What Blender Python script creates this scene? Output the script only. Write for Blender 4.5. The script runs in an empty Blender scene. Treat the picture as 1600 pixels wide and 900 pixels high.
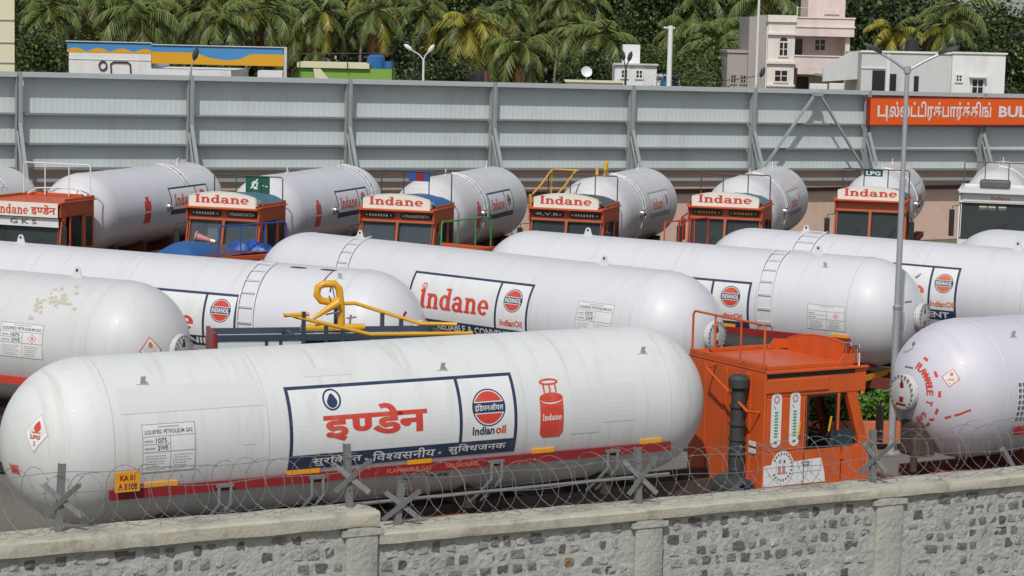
import bpy, bmesh, math, random
from mathutils import Vector, Matrix
random.seed(7)
R = math.radians
PI = math.pi
SC = bpy.context.scene
COL = SC.collection

# ---------------------------------------------------------------- camera, sky, sun, exposure
CF, CP, CR, CH = 3500.09, R(6.582), R(1.316), 8.404      # focal length in photo pixels (1600 wide), pitch down, roll, height
FW = Vector((0, math.cos(CP), -math.sin(CP)))
UP0 = Vector((0, math.sin(CP), math.cos(CP)))
RT = Vector((math.cos(CR), 0, 0)) + UP0 * math.sin(CR)
UPV = UP0 * math.cos(CR) - Vector((math.sin(CR), 0, 0))
cd = bpy.data.cameras.new('camera')
cam = bpy.data.objects.new('camera', cd)
COL.objects.link(cam)
M3 = Matrix((RT, UPV, -FW)).transposed()
cam.matrix_world = Matrix.Translation((0, 0, CH)) @ M3.to_4x4()
cd.sensor_width = 36
cd.lens = 36 * CF / 1600
cd.clip_start = 0.5
cd.clip_end = 6000
SC.camera = cam

SUN = Vector((-0.13, -0.63, 0.765)).normalized()            # towards the sun
wd = bpy.data.worlds.new('World')
SC.world = wd
wd.use_nodes = True
nt = wd.node_tree
bg = nt.nodes['Background']
sky = nt.nodes.new('ShaderNodeTexSky')
sky.sky_type = 'NISHITA'
sky.sun_disc = False
sky.sun_elevation = math.asin(SUN.z)
sky.sun_rotation = math.atan2(SUN.x, SUN.y)
sky.air_density = 1.0
sky.dust_density = 1.5
hz = nt.nodes.new('ShaderNodeHueSaturation')          # hazy white sky
hz.inputs['Saturation'].default_value = 0.6
nt.links.new(sky.outputs[0], hz.inputs['Color'])
nt.links.new(hz.outputs[0], bg.inputs[0])
bg.inputs[1].default_value = 0.10
sl = bpy.data.lights.new('sun', 'SUN')
sl.energy = 3.1
sl.angle = R(0.6)
sl.color = (1.0, 0.965, 0.915)
so = bpy.data.objects.new('sun', sl)
COL.objects.link(so)
so.rotation_euler = SUN.to_track_quat('Z', 'Y').to_euler()
so.location = (0, -20, 60)
vs = SC.view_settings
vs.view_transform = 'Standard'
vs.look = 'None'
vs.gamma = 1
vs.exposure = -0.13
vs.use_curve_mapping = False


def at(px, py, Y):
    "point of the place seen at photo pixel px,py at distance Y"
    d = RT * (px - 800) - UPV * (py - 450) + FW * CF
    return Vector((0, 0, CH)) + d * (Y / d.y)


# ---------------------------------------------------------------- materials
def nodes(name):
    m = bpy.data.materials.new(name)
    m.use_nodes = True
    t = m.node_tree
    return m, t, t.nodes['Principled BSDF']


def mat(name, col, rough=0.5, metal=0.0, vary=0.0, dirt=None, dirt_amt=0.0, scale=3.0, bump=0.0, bscale=30.0, coat=0.0, stretch=None, island=0.0):
    m, t, b = nodes(name)
    b.inputs['Roughness'].default_value = rough
    b.inputs['Metallic'].default_value = metal
    if coat:
        b.inputs['Coat Weight'].default_value = coat
        b.inputs['Coat Roughness'].default_value = 0.03
    c4 = (*col, 1)
    b.inputs['Base Color'].default_value = c4
    tc = t.nodes.new('ShaderNodeTexCoord')
    out = None
    src = tc.outputs['Object']
    if stretch:
        mp = t.nodes.new('ShaderNodeMapping')
        mp.inputs['Scale'].default_value = stretch
        t.links.new(src, mp.inputs[0])
        src = mp.outputs[0]
    if vary or dirt:
        n = t.nodes.new('ShaderNodeTexNoise')
        n.inputs['Scale'].default_value = scale
        n.inputs['Detail'].default_value = 8
        n.inputs['Roughness'].default_value = 0.65
        t.links.new(src, n.inputs[0])
        if vary:
            h = t.nodes.new('ShaderNodeMix')
            h.data_type = 'RGBA'
            h.inputs[6].default_value = (*[max(0, c * (1 - vary)) for c in col], 1)
            h.inputs[7].default_value = (*[min(1, c * (1 + vary)) for c in col], 1)
            t.links.new(n.outputs[0], h.inputs[0])
            out = h.outputs[2]
        if dirt:
            rp = t.nodes.new('ShaderNodeMapRange')
            rp.inputs[1].default_value = 0.5
            rp.inputs[2].default_value = 0.75
            rp.inputs[4].default_value = dirt_amt
            n2 = t.nodes.new('ShaderNodeTexNoise')
            n2.inputs['Scale'].default_value = scale * 0.63
            n2.inputs['Detail'].default_value = 10
            n2.inputs['Roughness'].default_value = 0.7
            t.links.new(src, n2.inputs[0])
            t.links.new(n2.outputs[0], rp.inputs[0])
            h = t.nodes.new('ShaderNodeMix')
            h.data_type = 'RGBA'
            if out:
                t.links.new(out, h.inputs[6])
            else:
                h.inputs[6].default_value = c4
            h.inputs[7].default_value = (*dirt, 1)
            t.links.new(rp.outputs[0], h.inputs[0])
            out = h.outputs[2]
    if island:
        g = t.nodes.new('ShaderNodeNewGeometry')
        hv = t.nodes.new('ShaderNodeHueSaturation')
        mr = t.nodes.new('ShaderNodeMapRange')
        mr.inputs[3].default_value = 1 - island
        mr.inputs[4].default_value = 1 + island
        t.links.new(g.outputs['Random Per Island'], mr.inputs[0])
        t.links.new(mr.outputs[0], hv.inputs['Value'])
        if out:
            t.links.new(out, hv.inputs['Color'])
        else:
            hv.inputs['Color'].default_value = c4
        out = hv.outputs[0]
    if out:
        t.links.new(out, b.inputs['Base Color'])
    if bump:
        n3 = t.nodes.new('ShaderNodeTexNoise')
        n3.inputs['Scale'].default_value = bscale
        n3.inputs['Detail'].default_value = 6
        t.links.new(tc.outputs['Object'], n3.inputs[0])
        bp = t.nodes.new('ShaderNodeBump')
        bp.inputs['Strength'].default_value = bump
        bp.inputs['Distance'].default_value = 0.05
        t.links.new(n3.outputs[0], bp.inputs['Height'])
        t.links.new(bp.outputs[0], b.inputs['Normal'])
    return m


def tank_paint(name, col, dirt_amt, coat=.55, rough=.5, grime=.10):
    m = mat(name, col, rough=rough, vary=0.03, dirt=(0.50, 0.47, 0.40), dirt_amt=dirt_amt, scale=1.6, coat=coat, stretch=(2.2, 1, 0.45), bump=0.03, bscale=1.6)
    t = m.node_tree
    b = t.nodes['Principled BSDF']
    old = b.inputs['Base Color'].links[0].from_socket
    tc = t.nodes.new('ShaderNodeTexCoord')
    mp = t.nodes.new('ShaderNodeMapping')
    mp.inputs['Scale'].default_value = (9, .55, .40)           # runs washed down round the shell
    t.links.new(tc.outputs['Object'], mp.inputs[0])
    n = t.nodes.new('ShaderNodeTexNoise')
    n.inputs['Scale'].default_value = 1.0
    n.inputs['Detail'].default_value = 6
    n.inputs['Roughness'].default_value = .6
    t.links.new(mp.outputs[0], n.inputs[0])
    r = t.nodes.new('ShaderNodeMapRange')
    r.inputs[1].default_value = .55
    r.inputs[2].default_value = .76
    r.inputs[4].default_value = grime * 2.2
    t.links.new(n.outputs[0], r.inputs[0])
    h = t.nodes.new('ShaderNodeMix')
    h.data_type = 'RGBA'
    t.links.new(r.outputs[0], h.inputs[0])
    t.links.new(old, h.inputs[6])
    h.inputs[7].default_value = (.36, .33, .28, 1)
    t.links.new(h.outputs[2], b.inputs['Base Color'])
    return m


M = {}
M['white_a'] = tank_paint('dusty_white_tank_paint', (0.65, 0.665, 0.655), 0.5, .02, .6, .19)
M['white_b'] = tank_paint('clean_white_tank_paint', (0.645, 0.64, 0.665), 0.22)
M['white_c'] = tank_paint('fresh_white_tank_paint', (0.60, 0.585, 0.645), 0.12, .6)
M['white_d'] = tank_paint('weathered_white_tank_paint', (0.61, 0.61, 0.612), 0.42, .3)
M['patch'] = mat('repainted_patch', (0.625, 0.64, 0.628), 0.5, vary=.02)
M['rust'] = mat('peeled_paint', (0.50, 0.46, 0.37), 0.8, vary=.3, scale=20)
M['seam'] = mat('weld_seam_paint', (0.50, 0.50, 0.49), 0.5)
M['orange'] = mat('orange_cab_paint', (0.60, 0.098, 0.016), 0.48, vary=.14, dirt=(0.26, 0.085, 0.045), dirt_amt=.75, scale=2.6, coat=.1, stretch=(1.6, 1.6, .6))
M['orange2'] = mat('faded_orange_cab_paint', (0.52, 0.092, 0.022), 0.5, vary=.15, dirt=(0.2, 0.07, 0.04), dirt_amt=.5, scale=3, coat=.1)
M['cabwhite'] = mat('white_cab_paint', (0.72, 0.72, 0.71), 0.35, vary=.05, coat=.2)
M['board'] = mat('white_sign_paint', (0.78, 0.74, 0.66), 0.5, vary=.05, scale=5)
M['decal'] = mat('white_decal_paint', (0.72, 0.73, 0.73), 0.5, vary=.03, dirt=(.52, .50, .45), dirt_amt=.45, scale=2.5, stretch=(2, 1, .6))
M['navy'] = mat('navy_decal_paint', (0.024, 0.040, 0.088), 0.5, vary=.2, dirt=(.11, .125, .16), dirt_amt=.7, scale=5)
M['red'] = mat('red_decal_paint', (0.60, 0.058, 0.035), 0.5, vary=.14, dirt=(.62, .20, .14), dirt_amt=.6, scale=6)
M['redfade'] = mat('faded_orange_red_decal_paint', (0.62, 0.15, 0.07), 0.5, vary=.15)
M['maroon'] = mat('red_guard_paint', (0.25, 0.018, 0.020), 0.45, vary=.25, dirt=(.16, .05, .04), dirt_amt=.6)
M['yellow'] = mat('yellow_reflector', (0.75, 0.33, 0.02), 0.4, vary=.1)
M['ypipe'] = mat('yellow_pipe_paint', (0.70, 0.36, 0.015), 0.4, vary=.12, dirt=(.3, .2, .05), dirt_amt=.4, coat=.2)
M['ink'] = mat('grey_ink', (0.13, 0.13, 0.14), 0.6)
M['inkl'] = mat('pale_grey_ink', (0.36, 0.36, 0.37), 0.6)
M['black'] = mat('black_paint', (0.022, 0.022, 0.024), 0.5, vary=.2)
M['rubber'] = mat('tyre_rubber', (0.025, 0.024, 0.023), 0.85, vary=.2, scale=9)
M['snork'] = mat('dusty_dark_grey_plastic', (0.040, 0.043, 0.045), 0.65, vary=.35, scale=6)
M['steel'] = mat('galvanised_steel', (0.20, 0.208, 0.204), 0.6, metal=.2, vary=.15, dirt=(.3, .28, .24), dirt_amt=.4, scale=7)
M['lampsteel'] = mat('grey_painted_pole', (0.42, 0.43, 0.44), 0.45, metal=.3, vary=.08)
M['sheet'] = mat('grey_painted_sheet', (0.56, 0.615, 0.61), 0.6, vary=.06, dirt=(.36, .37, .35), dirt_amt=.6, scale=.8, stretch=(1, 1, .35), island=.05)
M['fencesteel'] = mat('grey_fence_steel', (0.33, 0.36, 0.36), 0.5, metal=.1, vary=.1)
M['purlinshade'] = mat('shade_darkened_purlin', (0.20, 0.225, 0.225), 0.6, vary=.15)  # fence steel darkened in colour to deepen the shadow bands at the rails
M['capsteel'] = mat('light_grey_cap_rail', (0.42, 0.46, 0.46), 0.5, vary=.06)
M['chrome'] = mat('polished_steel', (0.7, 0.7, 0.7), 0.15, metal=1)
M['chassis'] = mat('dusty_chassis', (0.075, 0.05, 0.042), 0.7, vary=.4, scale=5)
M['redchassis'] = mat('red_oxide_chassis', (0.16, 0.035, 0.025), 0.65, vary=.3, scale=5)
M['glass'] = mat('dark_cab_glass', (0.02, 0.026, 0.027), 0.08)
M['interior'] = mat('dim_cab_lining', (0.055, 0.050, 0.045), 0.8, vary=.3)
M['greyin'] = mat('grey_cab_lining', (0.22, 0.24, 0.26), 0.8, vary=.15)
M['orange3'] = mat('sun_bleached_orange_cab_paint', (0.50, 0.10, 0.032), 0.55, vary=.18, dirt=(0.22, 0.08, 0.05), dirt_amt=.6, scale=3)
M['beigein'] = mat('beige_cab_lining', (0.32, 0.27, 0.20), 0.8, vary=.1)
M['bluetarp'] = mat('blue_tarpaulin', (0.025, 0.10, 0.27), 0.5, vary=.15, bump=.3, bscale=6)
M['tealtarp'] = mat('faded_teal_tarpaulin', (0.07, 0.16, 0.22), 0.55, vary=.2, bump=.3, bscale=6)
M['greytarp'] = mat('grey_tarpaulin', (0.085, 0.09, 0.085), 0.6, vary=.3, bump=.3, bscale=6)
M['bluesteel'] = mat('blue_painted_rail', (0.022, 0.075, 0.30), 0.45, vary=.1)
M['greensteel'] = mat('green_painted_rail', (0.05, 0.25, 0.05), 0.45, vary=.2)
M['redsteel'] = mat('red_painted_rail', (0.50, 0.045, 0.022), 0.45, vary=.15)
M['brownsteel'] = mat('maroon_painted_rail', (0.12, 0.045, 0.045), 0.5, vary=.2)
M['darksteel'] = mat('dark_blue_rail', (0.035, 0.05, 0.075), 0.5, vary=.2)
M['whitesteel'] = mat('white_painted_rail', (0.7, 0.7, 0.69), 0.4, vary=.05)
M['greenboard'] = mat('green_board_paint', (0.015, 0.09, 0.05), 0.5, vary=.1)
M['pink'] = mat('faded_pink_plastic', (0.50, 0.22, 0.19), 0.6, vary=.1)
M['leafdecal'] = mat('green_decal_paint', (0.06, 0.30, 0.16), 0.5)
M['concrete'] = mat('weathered_coping_concrete', (0.43, 0.41, 0.335), 0.9, vary=.2, dirt=(0.15, 0.145, 0.12), dirt_amt=.95, scale=3.6, bump=.22, bscale=22)
M['mortar'] = mat('grey_mortar', (0.40, 0.405, 0.39), 0.95, vary=.22, dirt=(.19, .185, .165), dirt_amt=.7, scale=5, bump=.5, bscale=16)
M['pillar'] = mat('plastered_pillar', (0.40, 0.405, 0.36), 0.9, vary=.1, dirt=(.22, .22, .19), dirt_amt=.6, scale=5, bump=.4, bscale=16)
M['stone'] = mat('rubble_stone', (0.27, 0.265, 0.25), 0.85, vary=.5, scale=11, bump=.6, bscale=22, island=.62)
M['stonetan'] = mat('tan_rubble_stone', (0.26, 0.17, 0.085), 0.85, vary=.3, scale=9, bump=.8, bscale=20)
M['asphalt'] = mat('dusty_yard_concrete', (0.16, 0.14, 0.12), 0.95, vary=.25, dirt=(.08, .07, .06), dirt_amt=.7, scale=.6, bump=.3, bscale=4)
M['soil'] = mat('dry_scrub_soil', (0.15, 0.12, 0.075), 0.95, vary=.35, dirt=(.05, .075, .025), dirt_amt=.9, scale=.08)
M['rock'] = mat('grey_hill_rock', (0.23, 0.22, 0.235), 0.95, vary=.25, scale=.02)
M['salmon'] = mat('salmon_wall_plaster', (0.62, 0.45, 0.36), 0.9, vary=.1, dirt=(.38, .25, .17), dirt_amt=.5, scale=1.2)
M['kerb'] = mat('orange_kerb_paint', (0.55, 0.16, 0.065), 0.7, vary=.2, dirt=(.35, .15, .1), dirt_amt=.5)
M['signorange'] = mat('orange_sign_face', (0.78, 0.11, 0.012), 0.45, vary=.03)
M['leaf_dark'] = mat('dark_green_leaf', (0.018, 0.034, 0.010), 0.6, island=.6)
M['leaf_mid'] = mat('mid_green_leaf', (0.055, 0.095, 0.018), 0.55, island=.55)
M['leaf_lime'] = mat('yellow_green_leaf', (0.085, 0.125, 0.016), 0.55, island=.5)
M['frond'] = mat('palm_frond', (0.085, 0.118, 0.022), 0.5, island=.45)
M['frond_y'] = mat('yellowing_palm_frond', (0.24, 0.22, 0.022), 0.5, island=.4)
M['frond_b'] = mat('dead_brown_frond', (0.17, 0.085, 0.022), 0.8, island=.4)
M['rachis'] = mat('palm_rib', (0.22, 0.20, 0.05), 0.6)
M['nut'] = mat('coconut_husk', (0.28, 0.13, 0.02), 0.6, island=.3)
M['bark'] = mat('palm_bark', (0.20, 0.17, 0.13), 0.9, vary=.3, scale=5)
M['bark_d'] = mat('dark_tree_bark', (0.08, 0.065, 0.05), 0.9, vary=.3, scale=5)
M['hedge'] = mat('hedge_leaf', (0.07, 0.17, 0.012), 0.6, island=.5)
M['housepink'] = mat('pale_pink_house_paint', (0.70, 0.58, 0.54), 0.85, vary=.06, scale=.7, dirt=(.42, .37, .33), dirt_amt=.5, stretch=(2, 2, .4))
M['housecream'] = mat('cream_house_paint', (0.72, 0.67, 0.61), 0.85, vary=.05, scale=.7, dirt=(.42, .37, .33), dirt_amt=.5, stretch=(2, 2, .4))
M['housegrey'] = mat('bare_grey_render', (0.36, 0.33, 0.31), 0.9, vary=.1, scale=.7)
M['housewhite'] = mat('white_house_paint', (0.74, 0.745, 0.74), 0.85, vary=.06, dirt=(.45, .45, .43), dirt_amt=.6, scale=.6, stretch=(2, 2, .4))
M['housepale'] = mat('pale_grey_house_paint', (0.56, 0.57, 0.57), 0.85, vary=.06, scale=.6, dirt=(.36, .36, .35), dirt_amt=.6, stretch=(2, 2, .4))
M['opening'] = mat('dark_window_glass', (0.02, 0.02, 0.022), 0.25)
M['limewall'] = mat('lime_green_wall_paint', (0.20, 0.36, 0.06), 0.8, vary=.08)
M['creamwall'] = mat('cream_wall_paint', (0.66, 0.62, 0.44), 0.8, vary=.05)
M['canblue'] = mat('sky_blue_fascia', (0.07, 0.27, 0.56), 0.4, vary=.05)
M['canyel'] = mat('amber_fascia', (0.70, 0.36, 0.02), 0.4, vary=.05)
M['bluetank'] = mat('blue_water_tank', (0.03, 0.13, 0.36), 0.4)
M['lens'] = mat('lamp_lens', (0.35, 0.36, 0.36), 0.25)
M['lilac'] = mat('small_blue_plastic', (0.10, 0.15, 0.5), 0.4)
M['box'] = mat('pale_grey_metal_box', (0.40, 0.38, 0.38), 0.6, vary=.08)


# ---------------------------------------------------------------- mesh builder
class MB:
    def __init__(s):
        s.v = []; s.f = []; s.mi = []; s.m = 0

    def face(s, pts, m=None):
        k = len(s.v)
        s.v += [tuple(p) for p in pts]
        s.f.append(list(range(k, k + len(pts))))
        s.mi.append(s.m if m is None else m)

    def mesh(s, vs, fs):
        k = len(s.v)
        s.v += [tuple(p) for p in vs]
        for f in fs:
            s.f.append([i + k for i in f]); s.mi.append(s.m)

    def hexa(s, p):
        "8 corners: bottom 4 ccw, top 4 ccw"
        s.mesh(p, [(3, 2, 1, 0), (4, 5, 6, 7), (0, 1, 5, 4), (1, 2, 6, 5), (2, 3, 7, 6), (3, 0, 4, 7)])

    def box(s, x0, y0, z0, x1, y1, z1, bev=0.0):
        if x1 < x0: x0, x1 = x1, x0
        if y1 < y0: y0, y1 = y1, y0
        if z1 < z0: z0, z1 = z1, z0
        if bev:
            b = min(bev, .45 * min(x1 - x0, y1 - y0, z1 - z0))
            bm = bmesh.new()
            bmesh.ops.create_cube(bm, size=1)
            for v in bm.verts:
                v.co = ((x0 + x1) / 2 + v.co.x * (x1 - x0), (y0 + y1) / 2 + v.co.y * (y1 - y0), (z0 + z1) / 2 + v.co.z * (z1 - z0))
            bmesh.ops.bevel(bm, geom=bm.edges[:], offset=b, segments=2, affect='EDGES', profile=.5)
            bm.verts.index_update()
            s.mesh([v.co[:] for v in bm.verts], [[v.index for v in f.verts] for f in bm.faces])
            bm.free()
        else:
            s.hexa([(x0, y0, z0), (x1, y0, z0), (x1, y1, z0), (x0, y1, z0), (x0, y0, z1), (x1, y0, z1), (x1, y1, z1), (x0, y1, z1)])

    def beam(s, p, q, w, h, up=(0, 0, 1)):
        p = Vector(p); q = Vector(q); d = (q - p).normalized(); u = Vector(up)
        if abs(d.dot(u)) > .99: u = Vector((1, 0, 0))
        a = d.cross(u).normalized() * (w / 2); b = a.cross(d).normalized() * (h / 2)
        s.hexa([p - a - b, p + a - b, q + a - b, q - a - b, p - a + b, p + a + b, q + a + b, q - a + b])

    def tube(s, pts, r, seg=8, closed=False, cap=True):
        pts = [Vector(p) for p in pts]
        n = len(pts)
        rr = r if isinstance(r, (list, tuple)) else [r] * n
        vs = []; fs = []
        prev = None
        for i, p in enumerate(pts):
            if closed:
                d = pts[(i + 1) % n] - pts[i - 1]
            else:
                d = pts[min(i + 1, n - 1)] - pts[max(i - 1, 0)]
            d.normalize()
            if prev is None:
                u = Vector((0, 0, 1)) if abs(d.z) < .9 else Vector((1, 0, 0))
                a = d.cross(u).normalized()
            else:
                a = (prev - d * prev.dot(d)).normalized()
            prev = a
            b = d.cross(a)
            for k in range(seg):
                t = 2 * PI * k / seg
                vs.append(p + (a * math.cos(t) + b * math.sin(t)) * rr[i])
        for i in range(n if closed else n - 1):
            j = (i + 1) % n
            for k in range(seg):
                k2 = (k + 1) % seg
                fs.append((i * seg + k, j * seg + k, j * seg + k2, i * seg + k2))
        if cap and not closed:
            fs.append(tuple(range(seg)))
            fs.append(tuple((n - 1) * seg + k for k in reversed(range(seg))))
        s.mesh(vs, fs)

    def lathe(s, prof, seg=24, o=(0, 0, 0), ax=(0, 0, 1)):
        "profile [(radius, height)] about an axis"
        ax = Vector(ax).normalized(); o = Vector(o)
        u = Vector((0, 0, 1)) if abs(ax.z) < .9 else Vector((1, 0, 0))
        a = ax.cross(u).normalized(); b = ax.cross(a)
        vs = []; fs = []
        for (r, h) in prof:
            for k in range(seg):
                t = 2 * PI * k / seg
                vs.append(o + ax * h + (a * math.cos(t) + b * math.sin(t)) * max(r, 1e-4))
        for i in range(len(prof) - 1):
            for k in range(seg):
                k2 = (k + 1) % seg
                fs.append((i * seg + k, i * seg + k2, (i + 1) * seg + k2, (i + 1) * seg + k))
        s.mesh(vs, fs)

    def prism(s, poly, o, ux, uy, th):
        "extrude 2D polygon; o origin, ux,uy axes, thickness th along ux x uy"
        o = Vector(o); ux = Vector(ux); uy = Vector(uy); n = ux.cross(uy).normalized() * th
        a = [o + ux * x + uy * y for x, y in poly]
        b = [p + n for p in a]
        k = len(a)
        s.mesh(a + b, [tuple(reversed(range(k))), tuple(range(k, 2 * k))] + [(i, (i + 1) % k, (i + 1) % k + k, i + k) for i in range(k)])

    def build(s, name, mats, parent=None, smooth=False, recalc=True, angle=40):
        me = bpy.data.meshes.new(name)
        me.from_pydata(s.v, [], s.f)
        if not isinstance(mats, (list, tuple)): mats = [mats]
        for m in mats: me.materials.append(M[m] if isinstance(m, str) else m)
        me.polygons.foreach_set('material_index', s.mi)
        if recalc:
            bm = bmesh.new(); bm.from_mesh(me)
            bmesh.ops.recalc_face_normals(bm, faces=bm.faces[:])
            bm.to_mesh(me); bm.free()
        if smooth:
            me.polygons.foreach_set('use_smooth', [True] * len(me.polygons))
            me.set_sharp_from_angle(angle=R(angle))
        o = bpy.data.objects.new(name, me)
        COL.objects.link(o)
        if parent: o.parent = parent
        return o


def tag(o, label=None, cat=None, group=None, kind=None):
    if label: o['label'] = label
    if cat: o['category'] = cat
    if group: o['group'] = group
    if kind: o['kind'] = kind
    return o


def empty(name, loc, rz, label, cat, group=None):
    o = bpy.data.objects.new(name, None)
    o.empty_display_size = .3
    COL.objects.link(o)
    o.location = loc
    o.rotation_euler = (0, 0, rz)
    return tag(o, label, cat, group)


# ---------------------------------------------------------------- flat artwork: list of (polygon, layer, colour index)
_txt = {}


def glyphs(s, bold=0.0):
    key = (s, bold)
    if key in _txt: return _txt[key]
    c = bpy.data.curves.new('lettering_source', 'FONT')
    c.body = s
    c.offset = bold
    c.resolution_u = 2
    o = bpy.data.objects.new('lettering_source', c)
    COL.objects.link(o)
    dg = bpy.context.evaluated_depsgraph_get()
    ev = o.evaluated_get(dg)
    me = ev.to_mesh()
    vs = [(v.co.x, v.co.y) for v in me.vertices]
    fs = [list(p.vertices) for p in me.polygons]
    ev.to_mesh_clear()
    bpy.data.objects.remove(o)
    bpy.data.curves.remove(c)
    par = list(range(len(vs)))

    def find(i):
        while par[i] != i:
            par[i] = par[par[i]]; i = par[i]
        return i
    for f in fs:
        for i in f[1:]: par[find(i)] = find(f[0])
    order = {}
    out = []
    for f in fs:
        r = find(f[0])
        if r not in order: order[r] = len(order)
        out.append(([vs[i] for i in f], order[r] % 3))
    _txt[key] = out
    return out


def clip(poly, axis, val, keep_less):
    out = []
    n = len(poly)
    for i in range(n):
        a = poly[i]; b = poly[(i + 1) % n]
        ia = (a[axis] <= val) == keep_less or a[axis] == val
        ib = (b[axis] <= val) == keep_less or b[axis] == val
        if ia: out.append(a)
        if ia != ib and a[axis] != b[axis]:
            t = (val - a[axis]) / (b[axis] - a[axis])
            out.append((a[0] + t * (b[0] - a[0]), a[1] + t * (b[1] - a[1])))
    return out


def bounds(g):
    xs = [p[0] for q in g for p in q[0]]; ys = [p[1] for q in g for p in q[0]]
    return min(xs), min(ys), max(xs), max(ys)


def fit_art(g, x0, y0, x1, y1):
    a, b, c, d = bounds(g)
    sx = (x1 - x0) / (c - a); sy = (y1 - y0) / (d - b)
    return [([(x0 + (x - a) * sx, y0 + (y - b) * sy) for x, y in p], l + 3) for p, l in g]


def indic(pieces, bold):
    "pieces: (text, clip fraction or None, fixed advance or None)"
    x = 0; out = []; i = 0
    for s, cl, adv in pieces:
        if s == ' ':
            x += .3; continue
        g = glyphs(s, bold)
        a, b, c, d = bounds(g)
        w = c if adv is None else adv
        if cl:
            g = [(clip(p, 0, c * cl, True), l) for p, l in g]
            g = [q for q in g if len(q[0]) > 2]
            w = c * cl
        out += [([(px + x, py) for px, py in p], (l + i) % 3) for p, l in g]
        x += w - .012; i += 1
    return out


HI_INDEN = [('इ', None, None), ('ण', .66, None), ('डे', None, .57), ('न', None, None)]
HI_SUR = [('सु', None, None), ('र', None, None), ('ि', None, .27), ('क', .72, None), ('ष', None, None), ('त', None, None)]
HI_VISH = [('ि', None, .27), ('व', None, None), ('श', .70, None), ('व', None, None), ('स', None, None), ('नी', None, None), ('य', None, None)]
HI_SUV = [('सु', None, None), ('ि', None, .27), ('व', None, None), ('ध', None, None), ('ज', None, None), ('न', None, None), ('क', None, None)]
HI_IOC = [('इं', None, None), ('ि', None, .27), ('ड', None, None), ('य', None, None), ('न', None, None), ('ऑ', None, None), ('य', None, None), ('ल', None, None)]


def rect(x0, y0, x1, y1, l=0): return [([(x0, y0), (x1, y0), (x1, y1), (x0, y1)], l)]


def ring(cx, cy, rx, ry, ix, iy, a0=0, a1=360, l=0, n=20):
    out = []
    for k in range(n):
        t0 = R(a0 + (a1 - a0) * k / n); t1 = R(a0 + (a1 - a0) * (k + 1) / n)
        out.append(([(cx + ix * math.cos(t0), cy + iy * math.sin(t0)), (cx + rx * math.cos(t0), cy + ry * math.sin(t0)),
                     (cx + rx * math.cos(t1), cy + ry * math.sin(t1)), (cx + ix * math.cos(t1), cy + iy * math.sin(t1))], l))
    return out


def disc(cx, cy, rx, ry, l=0, n=28, a0=0, a1=360):
    return [([(cx + rx * math.cos(R(a0 + (a1 - a0) * k / n)), cy + ry * math.sin(R(a0 + (a1 - a0) * k / n))) for k in range(n)] + ([] if a1 - a0 >= 360 else [(cx + rx * math.cos(R(a1)), cy + ry * math.sin(R(a1)))]), l)]


def slab(word, flame=False):
    "heavy slab-serif letters as used on the tank signs"
    out = []; x = 0
    for ch in word:
        g = []
        if ch == 'I':
            h = .82 if flame else 1
            g = rect(.07, 0, .28, h) + rect(0, 0, .35, .1, 1) + rect(0, h - .1, .28 if flame else .35, h, 1)
            if flame: g += ring(.17, .98, .15, .17, .10, .11, 0, 360, 0) + rect(.14, .8, .2, 1.02, 2)
            w = .42
        elif ch == 'n':
            g = rect(.07, 0, .26, .68) + rect(0, 0, .32, .1, 1) + rect(0, .58, .15, .68, 1) + ring(.36, .42, .27, .27, .08, .13, 0, 160, 2) + rect(.44, 0, .63, .43) + rect(.38, 0, .69, .1, 1)
            w = .75
        elif ch == 'd':
            g = ring(.3, .34, .3, .35, .10, .22, 0, 360, 2) + rect(.42, 0, .61, 1) + rect(.3, .9, .5, 1, 1) + rect(.5, 0, .69, .1, 1)
            w = .74
        elif ch == 'a':
            g = ring(.27, .21, .27, .22, .09, .10, 0, 360, 2) + rect(.38, 0, .56, .46) + ring(.28, .44, .28, .25, .10, .13, 0, 165, 1) + rect(.5, 0, .66, .1, 1)
            w = .71
        elif ch == 'e':
            g = ring(.31, .34, .31, .35, .12, .22, 0, 318, 0) + rect(.1, .29, .61, .39, 1)
            w = .66
        out += [([(px + x, py) for px, py in p], l) for p, l in g]
        x += w
    return out


def emblem(cx, cy, r, word=None):
    "red disc, dark outline, name band; colours 0 red 1 navy 2 white"
    a = ring(cx, cy, r, r, r * .92, r * .92, n=32)
    art = [(a, 1)]
    art.append((disc(cx, cy, r * .86, r * .86, 0, 24, 22, 158), 0))
    art.append((disc(cx, cy, r * .86, r * .86, 0, 24, 202, 338), 0))
    art.append((rect(cx - r * .97, cy - r * .27, cx + r * .97, cy + r * .27, 1), 1))
    if word: art.append((fit_art(word, cx - r * .86, cy - r * .2, cx + r * .86, cy + r * .2), 2))
    return art


def wrap(mb, art, fn, cut=None):
    "art list of (polys, colour); fn(x,y,layer)->3D; cut: strip height for bending"
    for polys, ci in art:
        for p, l in polys:
            parts = [p]
            if cut:
                ys = [q[1] for q in p]
                k0 = math.floor(min(ys) / cut) + 1; k1 = math.ceil(max(ys) / cut)
                rest = p; parts = []
                for k in range(k0, k1):
                    lo = clip(rest, 1, k * cut, True)
                    if len(lo) > 2: parts.append(lo)
                    rest = clip(rest, 1, k * cut, False)
                    if len(rest) < 3: break
                if len(rest) > 2: parts.append(rest)
            for q in parts:
                mb.face([fn(x, y, l) for x, y in q], ci)


# glass: see-through, dark and glossy
gm, gt, gb = nodes('cab_glass')
gb.inputs['Base Color'].default_value = (.045, .055, .055, 1)
gb.inputs['Roughness'].default_value = .06
gb.inputs['Alpha'].default_value = .62
GLASS = gm

BLUEGLASS, _, b2 = nodes('tinted_cab_glass')
b2.inputs['Base Color'].default_value = (.03, .06, .07, 1)
b2.inputs['Roughness'].default_value = .06
b2.inputs['Alpha'].default_value = .8



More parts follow.
